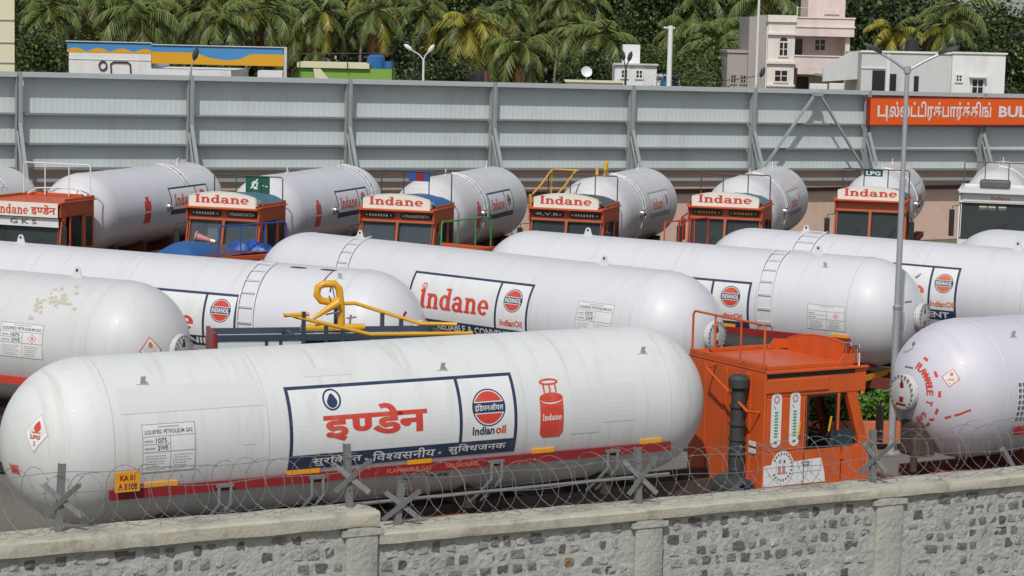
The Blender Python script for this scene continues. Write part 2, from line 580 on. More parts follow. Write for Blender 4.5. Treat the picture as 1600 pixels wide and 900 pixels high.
LIGHTGLASS, _, b3 = nodes('clear_cab_glass')
b3.inputs['Base Color'].default_value = (.10, .13, .15, 1)
b3.inputs['Roughness'].default_value = .06
b3.inputs['Alpha'].default_value = .45


# ---------------------------------------------------------------- tanker trucks
TR = 1.2


class Tanker:
    """Local frame: x runs along the tank from end A (x=0) to end B (x=L), the side seen is -y."""

    def __init__(s, A, B, za, paint, label, group):
        A = Vector(A); B = Vector(B); d = B - A
        s.L = d.length; s.za = za
        s.root = empty('tanker_truck', (A.x, A.y, 0), math.atan2(d.y, d.x), label, 'tanker truck', group)
        mb = MB()
        n = 16; prof = []
        for k in range(n + 1):
            t = PI / 2 * k / n
            prof.append((TR * math.sin(t), -TR * math.cos(t)))
        m = 8
        for k in range(1, m): prof.append((TR, s.L * k / m))
        for k in range(n + 1):
            t = PI / 2 * k / n
            prof.append((TR * math.cos(t), s.L + TR * math.sin(t)))
        mb.lathe(prof, 64, (0, 0, za), (1, 0, 0))
        s.tank = mb.build('tank', paint, s.root, smooth=True)
        mb = MB()
        for x in (0.0, s.L * .25, s.L * .5, s.L * .75, s.L):
            mb.lathe([(TR - .002, -.012), (TR + .0045, 0), (TR - .002, .012)], 64, (x, 0, za), (1, 0, 0))
        mb.build('weld_seam', 'seam' if paint != 'white_c' else paint, s.tank, smooth=True)

    def cyl(s, d0=.004):
        def fn(x, y, l):
            r = TR + d0 + l * .0012
            a = y / TR
            return (x, -r * math.cos(a), s.za + r * math.sin(a))
        return fn

    def dome(s, end, d0=.004):
        "art x = angle to the right round the dome (arc metres), y = up; centred on the pole"
        sg = -1 if end == 'A' else 1
        ox = 0 if end == 'A' else s.L

        def fn(x, y, l):
            r = TR + d0 + l * .0012
            rho = math.hypot(x, y) / TR
            az = math.atan2(y, x)
            n = (sg * math.cos(rho), sg * math.sin(rho) * math.cos(az), math.sin(rho) * math.sin(az))
            return (ox + r * n[0], r * n[1], s.za + r * n[2])
        return fn

    def decal(s, name, art, mats, fn=None, cut=.07, label=None):
        mb = MB()
        wrap(mb, art, fn or s.cyl(), cut)
        o = mb.build(name, mats, s.tank, recalc=False)
        if label: o['label'] = label
        return o

    def guard(s, x0, x1, arc=-.45, yellows=(), h=.14, mtl='maroon'):
        "red side guard bar with yellow reflector plates"
        a = arc / TR
        y = -TR * math.cos(a) - .07; z = s.za + TR * math.sin(a)
        mb = MB(); mb.box(x0, y - .02, z - h / 2, x1, y + .02, z + h / 2)
        x = x0 + .3
        while x < x1:
            mb.box(x, y + .02, z - .03, x + .06, y + .11, z + .03); x += 1.5
        g = mb.build('side_guard', mtl, s.root)
        for (u0, u1) in yellows:
            mb = MB(); mb.box(u0, y - .024, z + h / 2 + .002, u1, y + .012, z + h / 2 + .065)
            mb.build('reflector_strip', 'yellow', g)
        return y, z

    def ladder(s, x, a0=-.1, a1=1.85, w=.36, mtl='whitesteel', lean=0.0, r=.014):
        mb = MB()

        def P(u, a, d=.05):
            t = a / TR
            return Vector((u, -(TR + d) * math.cos(t), s.za + (TR + d) * math.sin(t)))
        n = 14
        for sg in (-1, 1):
            mb.tube([P(x + sg * w / 2 + lean * (a1 - (a0 + (a1 - a0) * k / n)), a0 + (a1 - a0) * k / n) for k in range(n + 1)], r, 6)
        k = 0
        a = a0 + .1
        while a < a1:
            o = lean * (a1 - a)
            mb.tube([P(x - w / 2 + o, a), P(x + w / 2 + o, a)], r * .85, 6)
            a += .29
        return mb.build('ladder', mtl, s.root, smooth=True)

    def lugs(s, xs):
        for x in xs:
            mb = MB()
            mb.prism([(-.11, 0), (.11, 0), (.06, .16), (.03, .19), (-.03, .19), (-.06, .16)], (x, .01, s.za + TR - .015), (1, 0, 0), (0, 0, 1), .022)
            mb.box(x - .14, -.05, s.za + TR - .01, x + .14, .05, s.za + TR + .008)
            mb.m = 1
            mb.lathe([(.0, -.0), (.028, 0), (.028, .03), (0, .03)], 10, (x, -.018, s.za + TR + .115), (0, 1, 0))
            mb.build('lifting_lug', ['white_b', 'black'], s.tank)

    def small_lug(s, x, arc):
        a = arc / TR
        mb = MB()
        P = Vector((x, -(TR) * math.cos(a), s.za + TR * math.sin(a)))
        mb.beam(P - Vector((0, 0, .01)), P + Vector((0, -.04, .11)), .07, .022)
        mb.beam(P - Vector((.09, 0, .02)), P + Vector((.09, -.01, -.02)), .03, .04)
        mb.build('lifting_lug', 'seam', s.tank)

    def flange(s, end):
        sg = -1 if end == 'A' else 1
        ox = -TR if end == 'A' else s.L + TR
        mb = MB()
        ax = (sg, 0, 0); o = (ox, 0, s.za)
        mb.lathe([(.26, -.06), (.26, .02), (.31, .02), (.31, .055), (.0, .057)], 36, o, ax)
        mb.lathe([(.31, .062), (.31, .095), (.295, .103), (0, .11)], 36, o, ax)
        c = mb.build('manhole_cover', 'white_d', s.tank, smooth=True)
        mb = MB()
        for k in range(20):
            t = 2 * PI * k / 20
            mb.lathe([(.0, .145), (.018, .135), (.018, .0), (.0, .0)], 6, (ox, 0.282 * math.cos(t), s.za + 0.282 * math.sin(t)), ax)
        mb.build('bolt_ring', 'steel', c)
        mb = MB()
        mb.m = 0
        f = lambda x, y, l: (ox + sg * (.108 + l * .001), sg * x, s.za + y)
        wrap(mb, [(rect(-.05, -.17, .05, .10), 0), (disc(0, .12, .05, .06, 1), 0), (rect(-.02, .16, .02, .22, 2), 0), (rect(-.13, -.23, .13, -.19), 0), (ring(0, 0, .05, .07, .03, .04, l=2), 1)], f)
        mb.build('painted_mark', ['maroon', 'whitesteel'], c, recalc=False)

    def chassis(s, cab_end, mtl='chassis', wheels=(), rail=True):
        x0 = -.9 if cab_end == 'B' else -4.2
        x1 = s.L + 4.0 if cab_end == 'B' else s.L + .9
        mb = MB()
        for y in (-.42, .42): mb.box(x0, y - .05, .86, x1, y + .05, 1.10)
        x = x0 + .4
        while x < x1:
            mb.box(x, -.36, .90, x + .1, .36, 1.06); x += 1.1
        zb = s.za - TR
        for k in range(4):
            xx = s.L * (.1 + .8 * k / 3)
            mb.box(xx - .08, -.8, 1.102, xx + .08, .8, zb + .16)
        c = mb.build('chassis', mtl, s.root)
        for xw in wheels:
            for y in (-1.03, 1.03):
                sg = -1 if y < 0 else 1
                mb = MB()
                mb.lathe([(.3, -.28), (.47, -.29), (.51, -.24), (.51, .24), (.47, .29), (.3, .28)], 32, (xw, y - sg * .15, .51), (0, 1, 0))
                w = mb.build('wheel', 'rubber', s.root, smooth=True)
                mb = MB()
                mb.lathe([(.30, .1), (.29, .24), (.20, .12), (.1, .12), (.09, .26), (0, .26)], 20, (xw, y - sg * .15, .51), (0, sg, 0))
                mb.build('rim', 'steel', w, smooth=True)
            mb = MB()
            mb.tube([(xw, -.9, .51), (xw, .9, .51)], .07, 10)
            mb.build('axle', 'chassis', c)
        return c

    # ---- the cab: own frame, x forward, origin on the ground at the middle of its rear wall
    def cab(s, end, gap=.35, L=2.0, W=2.3, off=0.0, zr=3.0, body='orange', roof='bluetarp', sign='Indane', rails='darksteel', rail_h=.7,
            windows=True, split=True, plates=('', ''), board_back=None, in_mat='interior', rail_x=.12, tarp=True, sign_colour='red', slope=.22, bx=.62, wl=.60, bevel=.022, glass=None, tarp_h=.30):
        sg = 1 if end == 'B' else -1
        piv = MB()
        w = W / 2
        z0 = .62; zs = 1.62; zh = zr - .48
        F = L
        x0 = (s.L + TR + gap) if end == 'B' else (-TR - gap)

        def X(mb):
            mb.v = [(x0 + sg * x, sg * y + off, z) for x, y, z in mb.v]
            return mb

        def out(mb, name, mt, parent, smooth=False):
            return X(mb).build(name, mt, parent, smooth)
        mb = MB()
        b = bevel
        # rear wall with pressed ribs
        mb.box(0, -w, z0, .05, w, zr - .06, b)
        for y in (-w * .62, -w * .55, w * .0, w * .55):
            mb.box(-.025, y - .04, z0 + .1, .001, y + .04, zr - .12, .01)
        # floor, lower sides, lower front
        mb.box(.05, -w + .05, z0, F - .02, w - .05, z0 + .06)
        fs = F - .12
        for sy in (-1, 1):
            y1 = sy * w; y0 = sy * (w - .05)
            mb.box(.05, y0, z0, fs, y1, zs, b)                               # lower side
            mb.box(.05, y0, zs - .002, bx, y1, zh, b)                       # rear quarter
            mb.box(bx, y0, zs, bx + .08, sy * (w + .004), zh, b)                 # door rear pillar
            mb.box(bx + .08 + wl, y0, zs, bx + .15 + wl, sy * (w + .003), zh, b)               # quarter-light pillar
            mb.box(.05, y0, zh, fs + .02, sy * (w + .002), zr - .06, b)      # header
            mb.hexa([(fs - .08, y0 - sy * .05, zs), (F, y0 - sy * .05, zs), (F, y1, zs), (fs - .08, y1, zs),
                     (fs - .08 - slope, y0 - sy * .05, zh), (F - slope, y0 - sy * .05, zh), (F - slope, y1, zh), (fs - .08 - slope, y1, zh)])   # A pillar
            mb.box(.0, sy * (w + .003), zr - .075, fs + .02, sy * (w + .055), zr - .035, .008)   # gutter
        mb.box(fs, -w, z0, F, w, zs, .02)                                     # lower front
        mb.hexa([(fs - slope, -w + .01, zh), (F - slope, -w + .01, zh), (F - slope, w - .01, zh), (fs - slope, w - .01, zh),
                 (fs - slope - .06, -w + .01, zr - .06), (F - slope - .06, -w + .01, zr - .06), (F - slope - .06, w - .01, zr - .06), (fs - slope - .06, w - .01, zr - .06)])   # front header
        if split:
            mb.hexa([(fs, -.05, zs), (F + .004, -.05, zs), (F + .004, .05, zs), (fs, .05, zs),
                     (fs - slope, -.05, zh), (F + .004 - slope, -.05, zh), (F + .004 - slope, .05, zh), (fs - slope, .05, zh)])
        # eave above the windscreen
        mb.hexa([(F - slope - .12, -w, zr - .06), (F - slope + .22, -w, zr - .12), (F - slope + .22, w, zr - .12), (F - slope - .12, w, zr - .06),
                 (F - slope - .12, -w, zr - .02), (F - slope + .22, -w, zr - .08), (F - slope + .22, w, zr - .08), (F - slope - .12, w, zr - .02)])
        # roof pan with raised lip
        mb.box(-.01, -w, zr - .06, F - slope - .1, w, zr - .02, .01)
        mb.box(-.01, -w, zr - .02, .03, w, zr + .07, .01)
        mb.box(-.01, -w, zr - .02, F - slope - .12, -w + .03, zr + .05, .01)
        mb.box(-.01, w - .03, zr - .02, F - slope - .12, w, zr + .05, .01)
        # step and wheel-arch
        for sy in (-1, 1): mb.box(F - .75, sy * (w - .3), .42, F - .2, sy * (w - .02), .60, .02)
        cab = out(mb, 'cab', body, s.root)
        s.cabobj = cab
        mb = MB()
        mb.box(.06, -w + .06, z0 + .07, .10, w - .06, zr - .12)
        mb.box(.3, -w + .3, z0 + .07, .85, -.15, 1.45, .05); mb.box(.25, -w + .3, 1.45, .42, -.15, 2.05, .05)
        mb.box(.3, .15, z0 + .07, .85, w - .3, 1.45, .05); mb.box(.25, .15, 1.45, .42, w - .3, 2.05, .05)
        mb.box(F - .4, -w + .08, 1.35, F - .14, w - .08, 1.60, .03)
        st = [(F - .62 + .08 * math.sin(t), w * .5 * (1 if end == 'A' else -1) + .23 * math.cos(t), 1.78 + .16 * math.sin(t)) for t in [2 * PI * k / 18 for k in range(18)]]
        if windows: out(mb, 'cab_interior', in_mat, cab)
        else: out(mb, 'cab_interior', 'interior', cab)
        mb = MB(); mb.tube(st, .018, 6, closed=True); mb.tube([(F - .62, st[0][1] - .23, 1.76), (F - .35, st[0][1] - .23, 1.45)], .025, 6)
        out(mb, 'steering_wheel', 'black', cab)
        for (ya, yb) in (((-w + .06, -.05), (.05, w - .06)) if split else ((-w + .06, w - .06),)):
            mb = MB()
            q = .035
            mb.hexa([(fs + .03, ya, zs), (fs + .045, ya, zs), (fs + .045, yb, zs), (fs + .03, yb, zs),
                     (fs + .03 - slope, ya, zh), (fs + .045 - slope, ya, zh), (fs + .045 - slope, yb, zh), (fs + .03 - slope, yb, zh)])
            ws = out(mb, 'windscreen', glass or GLASS, cab)
            mb = MB()
            for p, r_ in (((ya, zs), (yb, zs)), ((ya, zh), (yb, zh)), ((ya, zs), (ya, zh)), ((yb, zs), (yb, zh))):
                f = lambda yy, zz: (F + .006 - slope * (zz - zs) / (zh - zs), yy, zz)
                mb.beam(f(*p), f(*r_), .03, .035)
            out(mb, 'rubber_seal', 'black', ws)
            mb = MB(); ym = ya + (yb - ya) * .3
            mb.beam((F + .03, ym, zs + .02), (F + .02 - slope * .55, ym + (yb - ya) * .45, zs + .5 * (zh - zs)), .016, .012)
            out(mb, 'wiper', 'black', ws)
        for sy in (-1, 1):
            if windows or sy == 1 and end == 'B':
                pass
            if windows:
                mb = MB(); y = sy * (w - .03)
                mb.box(bx + .08, y - .006, zs, bx + .08 + wl, y + .006, zh)
                out(mb, 'side_window', GLASS, cab)
                mb = MB()
                mb.box(.12, sy * (w + .001), zs + .2, .50, sy * (w + .008), zh - .05)
                out(mb, 'quarter_window', GLASS, cab)
            xd0 = bx + .04; xd1 = bx + .20 + wl
            for bxs in ((xd0 - .008, .72, xd0 + .008, zh - .01), (xd1 - .008, .72, xd1 + .008, zs - .01), (xd0 + .01, .715, xd1 - .01, .73)):
                mb = MB(); mb.box(bxs[0], sy * (w + .0045), bxs[1], bxs[2], sy * (w + .0065), bxs[3])
                out(mb, 'door_gap', 'black', cab)
            for (xa, xb) in ((bx + .08, bx + .08 + wl),):
                mb = MB(); t_ = .028; ys = sy * (w + .006); yi = sy * (w - .02)
                mb.box(xa, yi, zs + .001, xb, ys, zs + t_); mb.box(xa, yi, zh - t_, xb, ys, zh - .001)
                mb.box(xa, yi, zs + t_ + .001, xa + t_, ys, zh - t_ - .001); mb.box(xb - t_, yi, zs + t_ + .001, xb, ys, zh - t_ - .001)
                out(mb, 'window_seal', 'black', cab)
            for zhg in (1.0, 1.45):
                mb = MB(); mb.box(xd1 - .02, sy * (w + .007), zhg - .05, xd1 + .04, sy * (w + .022), zhg + .05)
                out(mb, 'door_hinge', body, cab)
            mb = MB(); mb.tube([(.78, sy * (w + .0), 1.42), (.80, sy * (w + .05), 1.42), (.92, sy * (w + .05), 1.42), (.94, sy * w, 1.42)], .014, 6)
            out(mb, 'door_handle', 'chrome', cab)
            mb = MB(); mb.tube([(F - .18, sy * w, zh - .1), (F + .05, sy * (w + .2), zh - .12), (F + .05, sy * (w + .22), zh - .5)], .014, 6)
            mb.box(F + .03, sy * (w + .12), zs + .05, F + .07, sy * (w + .30), zh - .22, .02)
            out(mb, 'wing_mirror', 'black', cab)
            mb = MB(); mb.lathe([(.0, .03), (.09, .02), (.1, 0), (.1, -.03)], 16, (F, sy * w * .72, 1.0), (1, 0, 0))
            out(mb, 'headlight', 'lens', cab, True)
        mb = MB(); mb.box(F + .003, -w * .55, .95, F + .03, w * .55, 1.4, .01)
        for k in range(5): mb.box(F + .03, -w * .52, 1.0 + k * .08, F + .045, w * .52, 1.03 + k * .08)
        out(mb, 'grille', 'black', cab)
        mb = MB(); mb.box(F - .05, -w - .05, .5, F + .14, w + .05, .74, .03)
        out(mb, 'bumper', 'cabwhite', cab)
        if plates:
            for k, (ya, yb) in enumerate(((-w * .9, -w * .08), (w * .08, w * .9))):
                mb = MB()
                xx = F - slope - .028; zc = zr - .27
                mb.m = 0
                n = 8
                poly = []
                rr = .085
                for (cy, a0) in ((yb - rr, -90), (ya + rr, 90)):
                    for j in range(n + 1):
                        t = R(a0 + 180 * j / n); poly.append((cy + rr * math.cos(t), rr * math.sin(t)))
                mb.prism(poly, (xx, 0, zc), (0, 1, 0), (0, 0, 1), .055)
                mb.m = 1
                # seen from the front, left of the picture is +y of the cab frame seen mirrored
                tx = plates[k]
                f = lambda x, y, l: (xx + .058 + l * .001, -x if False else x, zc + y)
                if tx in '-=':
                    c = (ya + yb) / 2
                    for j in range(7): wrap(mb, [(rect(c - .30 + j * .088, -.035, c - .25 + j * .088, .035), 1)], f)
                elif tx:
                    half = min((yb - ya) / 2 - .14, .36)
                    c = (ya + yb) / 2
                    wrap(mb, [(fit_art(glyphs(tx, .02), c - half, -.045, c + half, .045), 1)], f)
                for cc in (ya + .1, yb - .1): wrap(mb, [(disc(cc, 0, .025, .025, 1, 8), 1)], f)
                out(mb, 'name_plate', ['black', 'board' if tx != '=' else 'yellow'], cab)
        if sign is not None:
            mb = MB()
            bw = w * (.92 if not board_back and end == 'B' else .86 + .08 * ((s.L * 37) % 1)); h0 = zr - .075; h1 = zr + (.37 if not (board_back and end == 'B') else .30)
            n = 12
            xb = F - slope + .10
            top = [(-bw + 2 * bw * k / n, h1 - .15 * (abs(-1 + 2 * k / n)) ** 2.2) for k in range(n + 1)]
            poly = [(-bw, h0), (bw, h0)] + list(reversed(top))
            mb.m = 0
            mb.prism(poly, (xb, 0, 0), (0, 1, 0), (0, 0, 1), .035)
            mb.m = 2
            if board_back: mb.prism([(y, z) for y, z in poly], (xb - .006, 0, 0), (0, 1, 0), (0, 0, 1), .004)
            for k in range(n): mb.beam((xb + .015, top[k][0], top[k][1] + .012), (xb + .015, top[k + 1][0], top[k + 1][1] + .012), .05, .02)
            # side cheeks
            mb.m = 0
            if board_back: mb.m = 2
            for sy in (-1, 1):
                mb.hexa([(xb - .45, sy * bw - .012, zr - .01), (xb - .002, sy * bw - .012, zr - .01), (xb - .002, sy * bw + .012, zr - .01), (xb - .45, sy * bw + .012, zr - .01),
                         (xb - .30, sy * bw - .012, zr + .16), (xb - .002, sy * bw - .012, h1 - .16), (xb - .002, sy * bw + .012, h1 - .16), (xb - .30, sy * bw + .012, zr + .16)])
            mb.m = 1
            f = lambda x, y, l: (xb + .038 + l * .001, x, zr + y)
            if sign: wrap(mb, [(fit_art(slab(sign), -bw * .80, .045, bw * .80, .295), 1)], f)
            mats = ['board' if not board_back else board_back, sign_colour, board_back or 'board']
            if board_back: mats[0] = 'board'
            out(mb, 'sign_board', mats, cab)
        if tarp:
            mb = MB()
            nx, ny = 6, 14
            vs = []; fs2 = []
            for i in range(nx + 1):
                for j in range(ny + 1):
                    yy = -w * .97 + 2 * w * .97 * j / ny
                    xx = .04 + (F - slope - .0) * i / nx
                    vs.append((xx, yy, zr + .02 + (tarp_h * (1 - abs(yy / w) ** 3.2)) * (.8 + .2 * i / nx) + random.uniform(-.012, .012)))
            for i in range(nx):
                for j in range(ny):
                    a = i * (ny + 1) + j
                    fs2.append((a, a + 1, a + ny + 2, a + ny + 1))
            k = len(vs)
            mb.mesh(vs, fs2)
            out(mb, 'roof_cover', roof, cab, True)
        if rails:
            mb = MB()
            r = .02
            xr = rail_x; yy = w - .06; zt = zr + rail_h
            mb.tube([(xr, -yy, zr + .03), (xr, -yy, zt - .06), (xr, -yy + .05, zt), (xr, yy - .05, zt), (xr, yy, zt - .06), (xr, yy, zr + .03)], r, 8)
            for y in (-yy * .36, yy * .36): mb.tube([(xr, y, zr), (xr, y, zt)], r * .9, 8)
            s.rail = out(mb, 'roof_rail', rails, cab, True)
        s.cx = lambda x, y, z: (x0 + sg * x, sg * y + off, z)
        return cab

    def add(s, mb, name, mats, parent=None, smooth=False, frame='cab'):
        if frame == 'cab': mb.v = [s.cx(*v) for v in mb.v]
        return mb.build(name, mats, parent or s.cabobj, smooth)


def panel_art(u0, u1, s0, s1, div, bar, word, bandword=None, under=None, tag_line=None, flame=None, lw=.055, under_cols=(1, 0)):
    "framed sign: colours 0 red 1 navy 2 white"
    art = [(rect(u0, s0, u1, s1, 0), 2)]
    art.append((rect(u0, s1 - lw, u1, s1, 1) + rect(u0, s0, u0 + lw, s1 - lw, 1) + rect(u1 - lw, s0, u1, s1 - lw, 1) + rect(div - lw / 2, s0 + bar, div + lw / 2, s1 - lw, 1), 1))
    art.append((rect(u0 + lw, s0, u1 - lw, s0 + bar, 1), 1))
    for g, (a, b, c, d) in word: art.append((fit_art(g, a, b, c, d), 0))
    cx = (div + u1) / 2
    return art


def drop(cx, cy, w, h, l=0):
    pts = []
    for k in range(20):
        t = 2 * PI * k / 20
        y = math.cos(t); x = math.sin(t)
        px = w * x * (1 - .5 * max(0, y)) * (1 if y < .98 else 0)
        pts.append((cx + px, cy + h * (y if y < 0 else y * 1.25)))
    return [(list(reversed(pts)), l)]


def info_plate(t, u0, u1, s0, s1, head=None, n1=None, n2=None, diamond=False, fine=6, name='info_plate'):
    art = [(rect(u0, s0, u1, s1), 0)]
    lw = .012; W = u1 - u0; H = s1 - s0
    ln = rect(u0, s0, u1, s0 + lw, 1) + rect(u0, s1 - lw, u1, s1, 1) + rect(u0, s0, u0 + lw, s1, 2) + rect(u1 - lw, s0, u1, s1, 2)
    ln += rect(u0, s0 + H * .42, u1, s0 + H * .42 + lw, 2) + rect(u0 + W * .52, s0, u0 + W * .52 + lw, s0 + H * .74, 1)
    ln += rect(u0, s0 + H * .74, u1, s0 + H * .74 + lw * .8, 2) + rect(u0, s0 + H * .58, u0 + W * .52, s0 + H * .58 + lw * .8, 2)
    art.append((ln, 2))
    if head: art.append((fit_art(glyphs(head, .01), u0 + W * .05, s0 + H * .78, u0 + W * .95, s0 + H * .88), 1))
    if n1: art.append((fit_art(glyphs(n1, .02), u0 + W * .25, s0 + H * .61, u0 + W * .46, s0 + H * .71), 1))
    if n2: art.append((fit_art(glyphs(n2, .02), u0 + W * .28, s0 + H * .46, u0 + W * .48, s0 + H * .56), 1))
    rnd = random.Random(int(u0 * 100 + s0 * 31))
    dash = []
    for k in range(fine):
        y = s0 + H * (.06 + .33 * k / fine)
        for (xa, xb) in ((.04, .48), (.56, .95)):
            x = xa + rnd.uniform(0, .05); xe = xb - rnd.uniform(0, .14)
            while x < xe:
                l = rnd.uniform(.02, .06)
                dash += rect(u0 + W * x, y, u0 + W * min(x + l, xe), y + H * .022, 1); x += l + .015
    dash += rect(u0 + W * .04, s0 + H * .63, u0 + W * .2, s0 + H * .67, 1) + rect(u0 + W * .04, s0 + H * .48, u0 + W * .24, s0 + H * .52, 1)
    dash += rect(u0 + W * .3, s0 + H * .92, u0 + W * .7, s0 + H * .945, 1)
    art.append((dash, 2))
    mats = ['decal', 'ink', 'inkl', 'redfade']
    if diamond:
        cx = u0 + W * .76; cy = s0 + H * .58; r = H * .13
        art.append(([([(cx - r * 1.2, cy), (cx, cy - r), (cx + r * 1.2, cy), (cx, cy + r)], 1)], 3))
        art.append(([([(cx - r, cy), (cx, cy - r * .83), (cx + r, cy), (cx, cy + r * .83)], 2)], 0))
        art.append((drop(cx, cy, r * .3, r * .4, 2), 3))
    return t.decal(name, art, mats)


def hazard(t, fn, cx, cy, w, h, solid=True, lw=.12, rim=0):
    art = [([([(cx - w, cy), (cx, cy - h), (cx + w, cy), (cx, cy + h)], 0)], rim), ([([(cx - w * (1 - lw), cy), (cx, cy - h * (1 - lw)), (cx + w * (1 - lw), cy), (cx, cy + h * (1 - lw))], 1)], 1)]
    if solid:
        art.append((drop(cx, cy + h * .30, w * .28, h * .24, 2), 0))
        art.append((rect(cx - w * .35, cy + h * .0, cx + w * .35, cy + h * .05, 2), 0))
    else:
        art.append((drop(cx, cy + h * .4, w * .2, h * .18, 2), 0))
        art.append((rect(cx - w * .9, cy - h * .03, cx + w * .9, cy + h * .03, 2), 0))
    art.append((fit_art(glyphs('LPG', .03), cx - w * .4, cy - h * .3, cx + w * .4, cy - h * .1), 0))
    art.append((fit_art(glyphs('2', .03), cx - w * .08, cy - h * .62, cx + w * .08, cy - h * .4), 0))
    t.decal('hazard_placard', art, ['red' if solid else 'redfade', 'decal', 'inkl'], fn)


GRP1 = 'gas tanker trucks of the front and middle rows'
GRP2 = 'gas tanker trucks lined up along the grey fence'
# --- front tanker (long white tank with Hindi sign, orange cab at the right)
t1 = Tanker((-6.03, 31.45), (1.97, 36.16), 2.45, 'white_a', 'white gas tanker with orange cab and big Hindi lettering, nearest the stone wall', GRP1)
u0, u1, s0, s1 = 2.64, 6.44, -.46, .80
art = panel_art(u0, u1, s0, s1, 5.46, .23, [(indic(HI_INDEN, .035), (3.18, -.06, 4.89, .45))])
cx = 5.95
art += emblem(cx, .27, .29, indic(HI_IOC, .012))
art.append((fit_art(glyphs('Indian', .03), 5.66, -.14, 6.04, -.01), 1))
art.append((fit_art(glyphs('oil', .03), 6.06, -.14, 6.24, -.01), 0))
art.append((ring(3.36, .56, .15, .17, .12, .14), 1))
art.append((drop(3.36, .53, .085, .10, 1), 1))
x = 3.02
for g, wd_ in ((HI_SUR, .80), (None, .12), (HI_VISH, 1.05), (None, .16), (HI_SUV, 1.0)):
    if g: art.append((fit_art(indic(g, .012), x, s0 + .035, x + wd_, s0 + .20, ), 2))
    else: art.append((rect(x + .03, s0 + .07, x + .07, s0 + .10, 2), 2))
    x += wd_ + .03
t1.decal('brand_panel', art, ['red', 'navy', 'decal'])
# gas cylinder pictogram
cxx = 7.06
art = [(rect(cxx - .21, -.20, cxx + .21, .34) + [([(cxx - .21, -.2), (cxx - .15, -.27), (cxx + .15, -.27), (cxx + .21, -.2)], 0)] + disc(cxx, .34, .21, .09, 1, 16, 0, 180), 0),
       (rect(cxx - .12, .43, cxx - .09, .58) + rect(cxx - .015, .43, cxx + .015, .58) + rect(cxx + .09, .43, cxx + .12, .58), 0),
       (ring(cxx, .60, .17, .055, .13, .025, l=1), 0),
       (ring(cxx, .34, .205, .09, .205, .07, 180, 360, 2), 1),
       (fit_art(slab('Indane'), cxx - .17, .0, cxx + .17, .10), 1)]
art[-1] = ([(p, 2) for p, l in art[-1][0]], 1)
t1.decal('cylinder_picture', art, ['red', 'decal'])
info_plate(t1, .40, 1.19, -.30, .39, 'LIQUEFIED PETROLEUM GAS', '1075', '2WE')
hazard(t1, t1.dome('A'), .73, .31, .20, .30, lw=.05, rim=2)
t1.decal('flammable_lettering', [(fit_art(glyphs('FLAMMABLE', .04), .2, -.34, .42, -.2), 0)], ['red'], t1.dome('A'))
for r4 in ((8.0, -.1, 8.6, .5), (.12, .55, 2.3, .98), (7.42, -.25, 7.95, .45), (3.0, .95, 3.8, 1.1), (1.9, .0, 2.1, .2)): t1.decal('repainted_patch', [(rect(*r4), 0)], ['patch'])
t1.guard(-.05, t1.L + .05, -.61, [(.42, .95), (2.64, 3.15), (4.6, 5.0), (6.75, 7.15), (8.75, 9.15)])
mb = MB(); mb.m = 0
mb.box(-.02, -1.262, 1.93, .34, -1.245, 2.21); mb.m = 1
f = lambda x, y, l: (x, -1.2635 - l * .001, y)
wrap(mb, [(fit_art(glyphs('KA 01', .03), .05, 2.09, .27, 2.17), 1), (fit_art(glyphs('A 5108', .03), .02, 1.96, .30, 2.05), 1)], f)
mb.build('number_plate', ['yellow', 'maroon'], t1.root)
gy = -1.2 * math.cos(.61 / 1.2) - .0925; gz = 2.45 - 1.2 * math.sin(.61 / 1.2)
for tx, xa, xb in (('FLAMMABLE GAS', 4.25, 5.0), ('NO SMOKING', 5.25, 5.8)):
    t1.decal('guard_lettering', [(fit_art(glyphs(tx, .02), xa, gz - .035, xb, gz + .035), 0)], ['redfade'], lambda x, y, l: (x, gy - l * .0005, y))
for tx, xa, xb in (('CT', 4.65, 4.8), ('16.75', 5.0, 5.4)): t1.decal('capacity_lettering', [(fit_art(glyphs(tx, .03), xa, -.86, xb, -.78), 0)], ['ink'])
for u, a in ((.55, 1.02), (5.3, .93), (8.95, 1.0)): t1.small_lug(u, a)
c = t1.chassis('B', 'chassis', wheels=(1.0, 2.3, 6.6, 11.6))
mb = MB()
mb.tube([(2.6, -1.16, 1.42), (9.3, -1.16, 1.42)], .028, 8)
for x in (1.55, 3.0, 6.0, 8.1):
    for dx in (0, .18):
        mb.tube([(x + dx, -1.2, 1.86), (x + dx, -1.22, 1.62), (x + dx - .12, -1.02, 1.35), (x + dx - .12, -.8, 1.2)], .026, 6)
    mb.box(x - .03, -1.22, 1.86, x + .22, -1.16, 1.90)
mb.build('side_rail', 'steel', t1.root, smooth=True)
mb = MB()
mb.box(4.0, -1.0, .45, 6.1, -.6, 1.0, .03)
mb.build('tool_box', 'redchassis', t1.root)
t1.cab('B', gap=.64, L=2.2, W=2.15, off=-.12, zr=3.0, body='orange', sign='Indane', rails='orange', rail_h=.72, windows=False, board_back='orange', tarp=False, rail_x=.0, slope=.30, plates=('-', '-'), bx=.80, wl=.62)
cb = t1.cabobj
w = 2.15 / 2
mb = MB()   # right hand side roof band, black strip
mb.box(.03, -w - .004, 2.84, 1.85, -w - .001, 2.945)
t1.add(mb, 'roof_strip', 'black')
mb = MB()
mb.box(.02, -w - .03, 2.60, 1.30, -w - .0015, 2.82, .02)
t1.add(mb, 'side_visor', 'orange')
mb = MB()   # stickers: two upright white plates with flower and green lettering
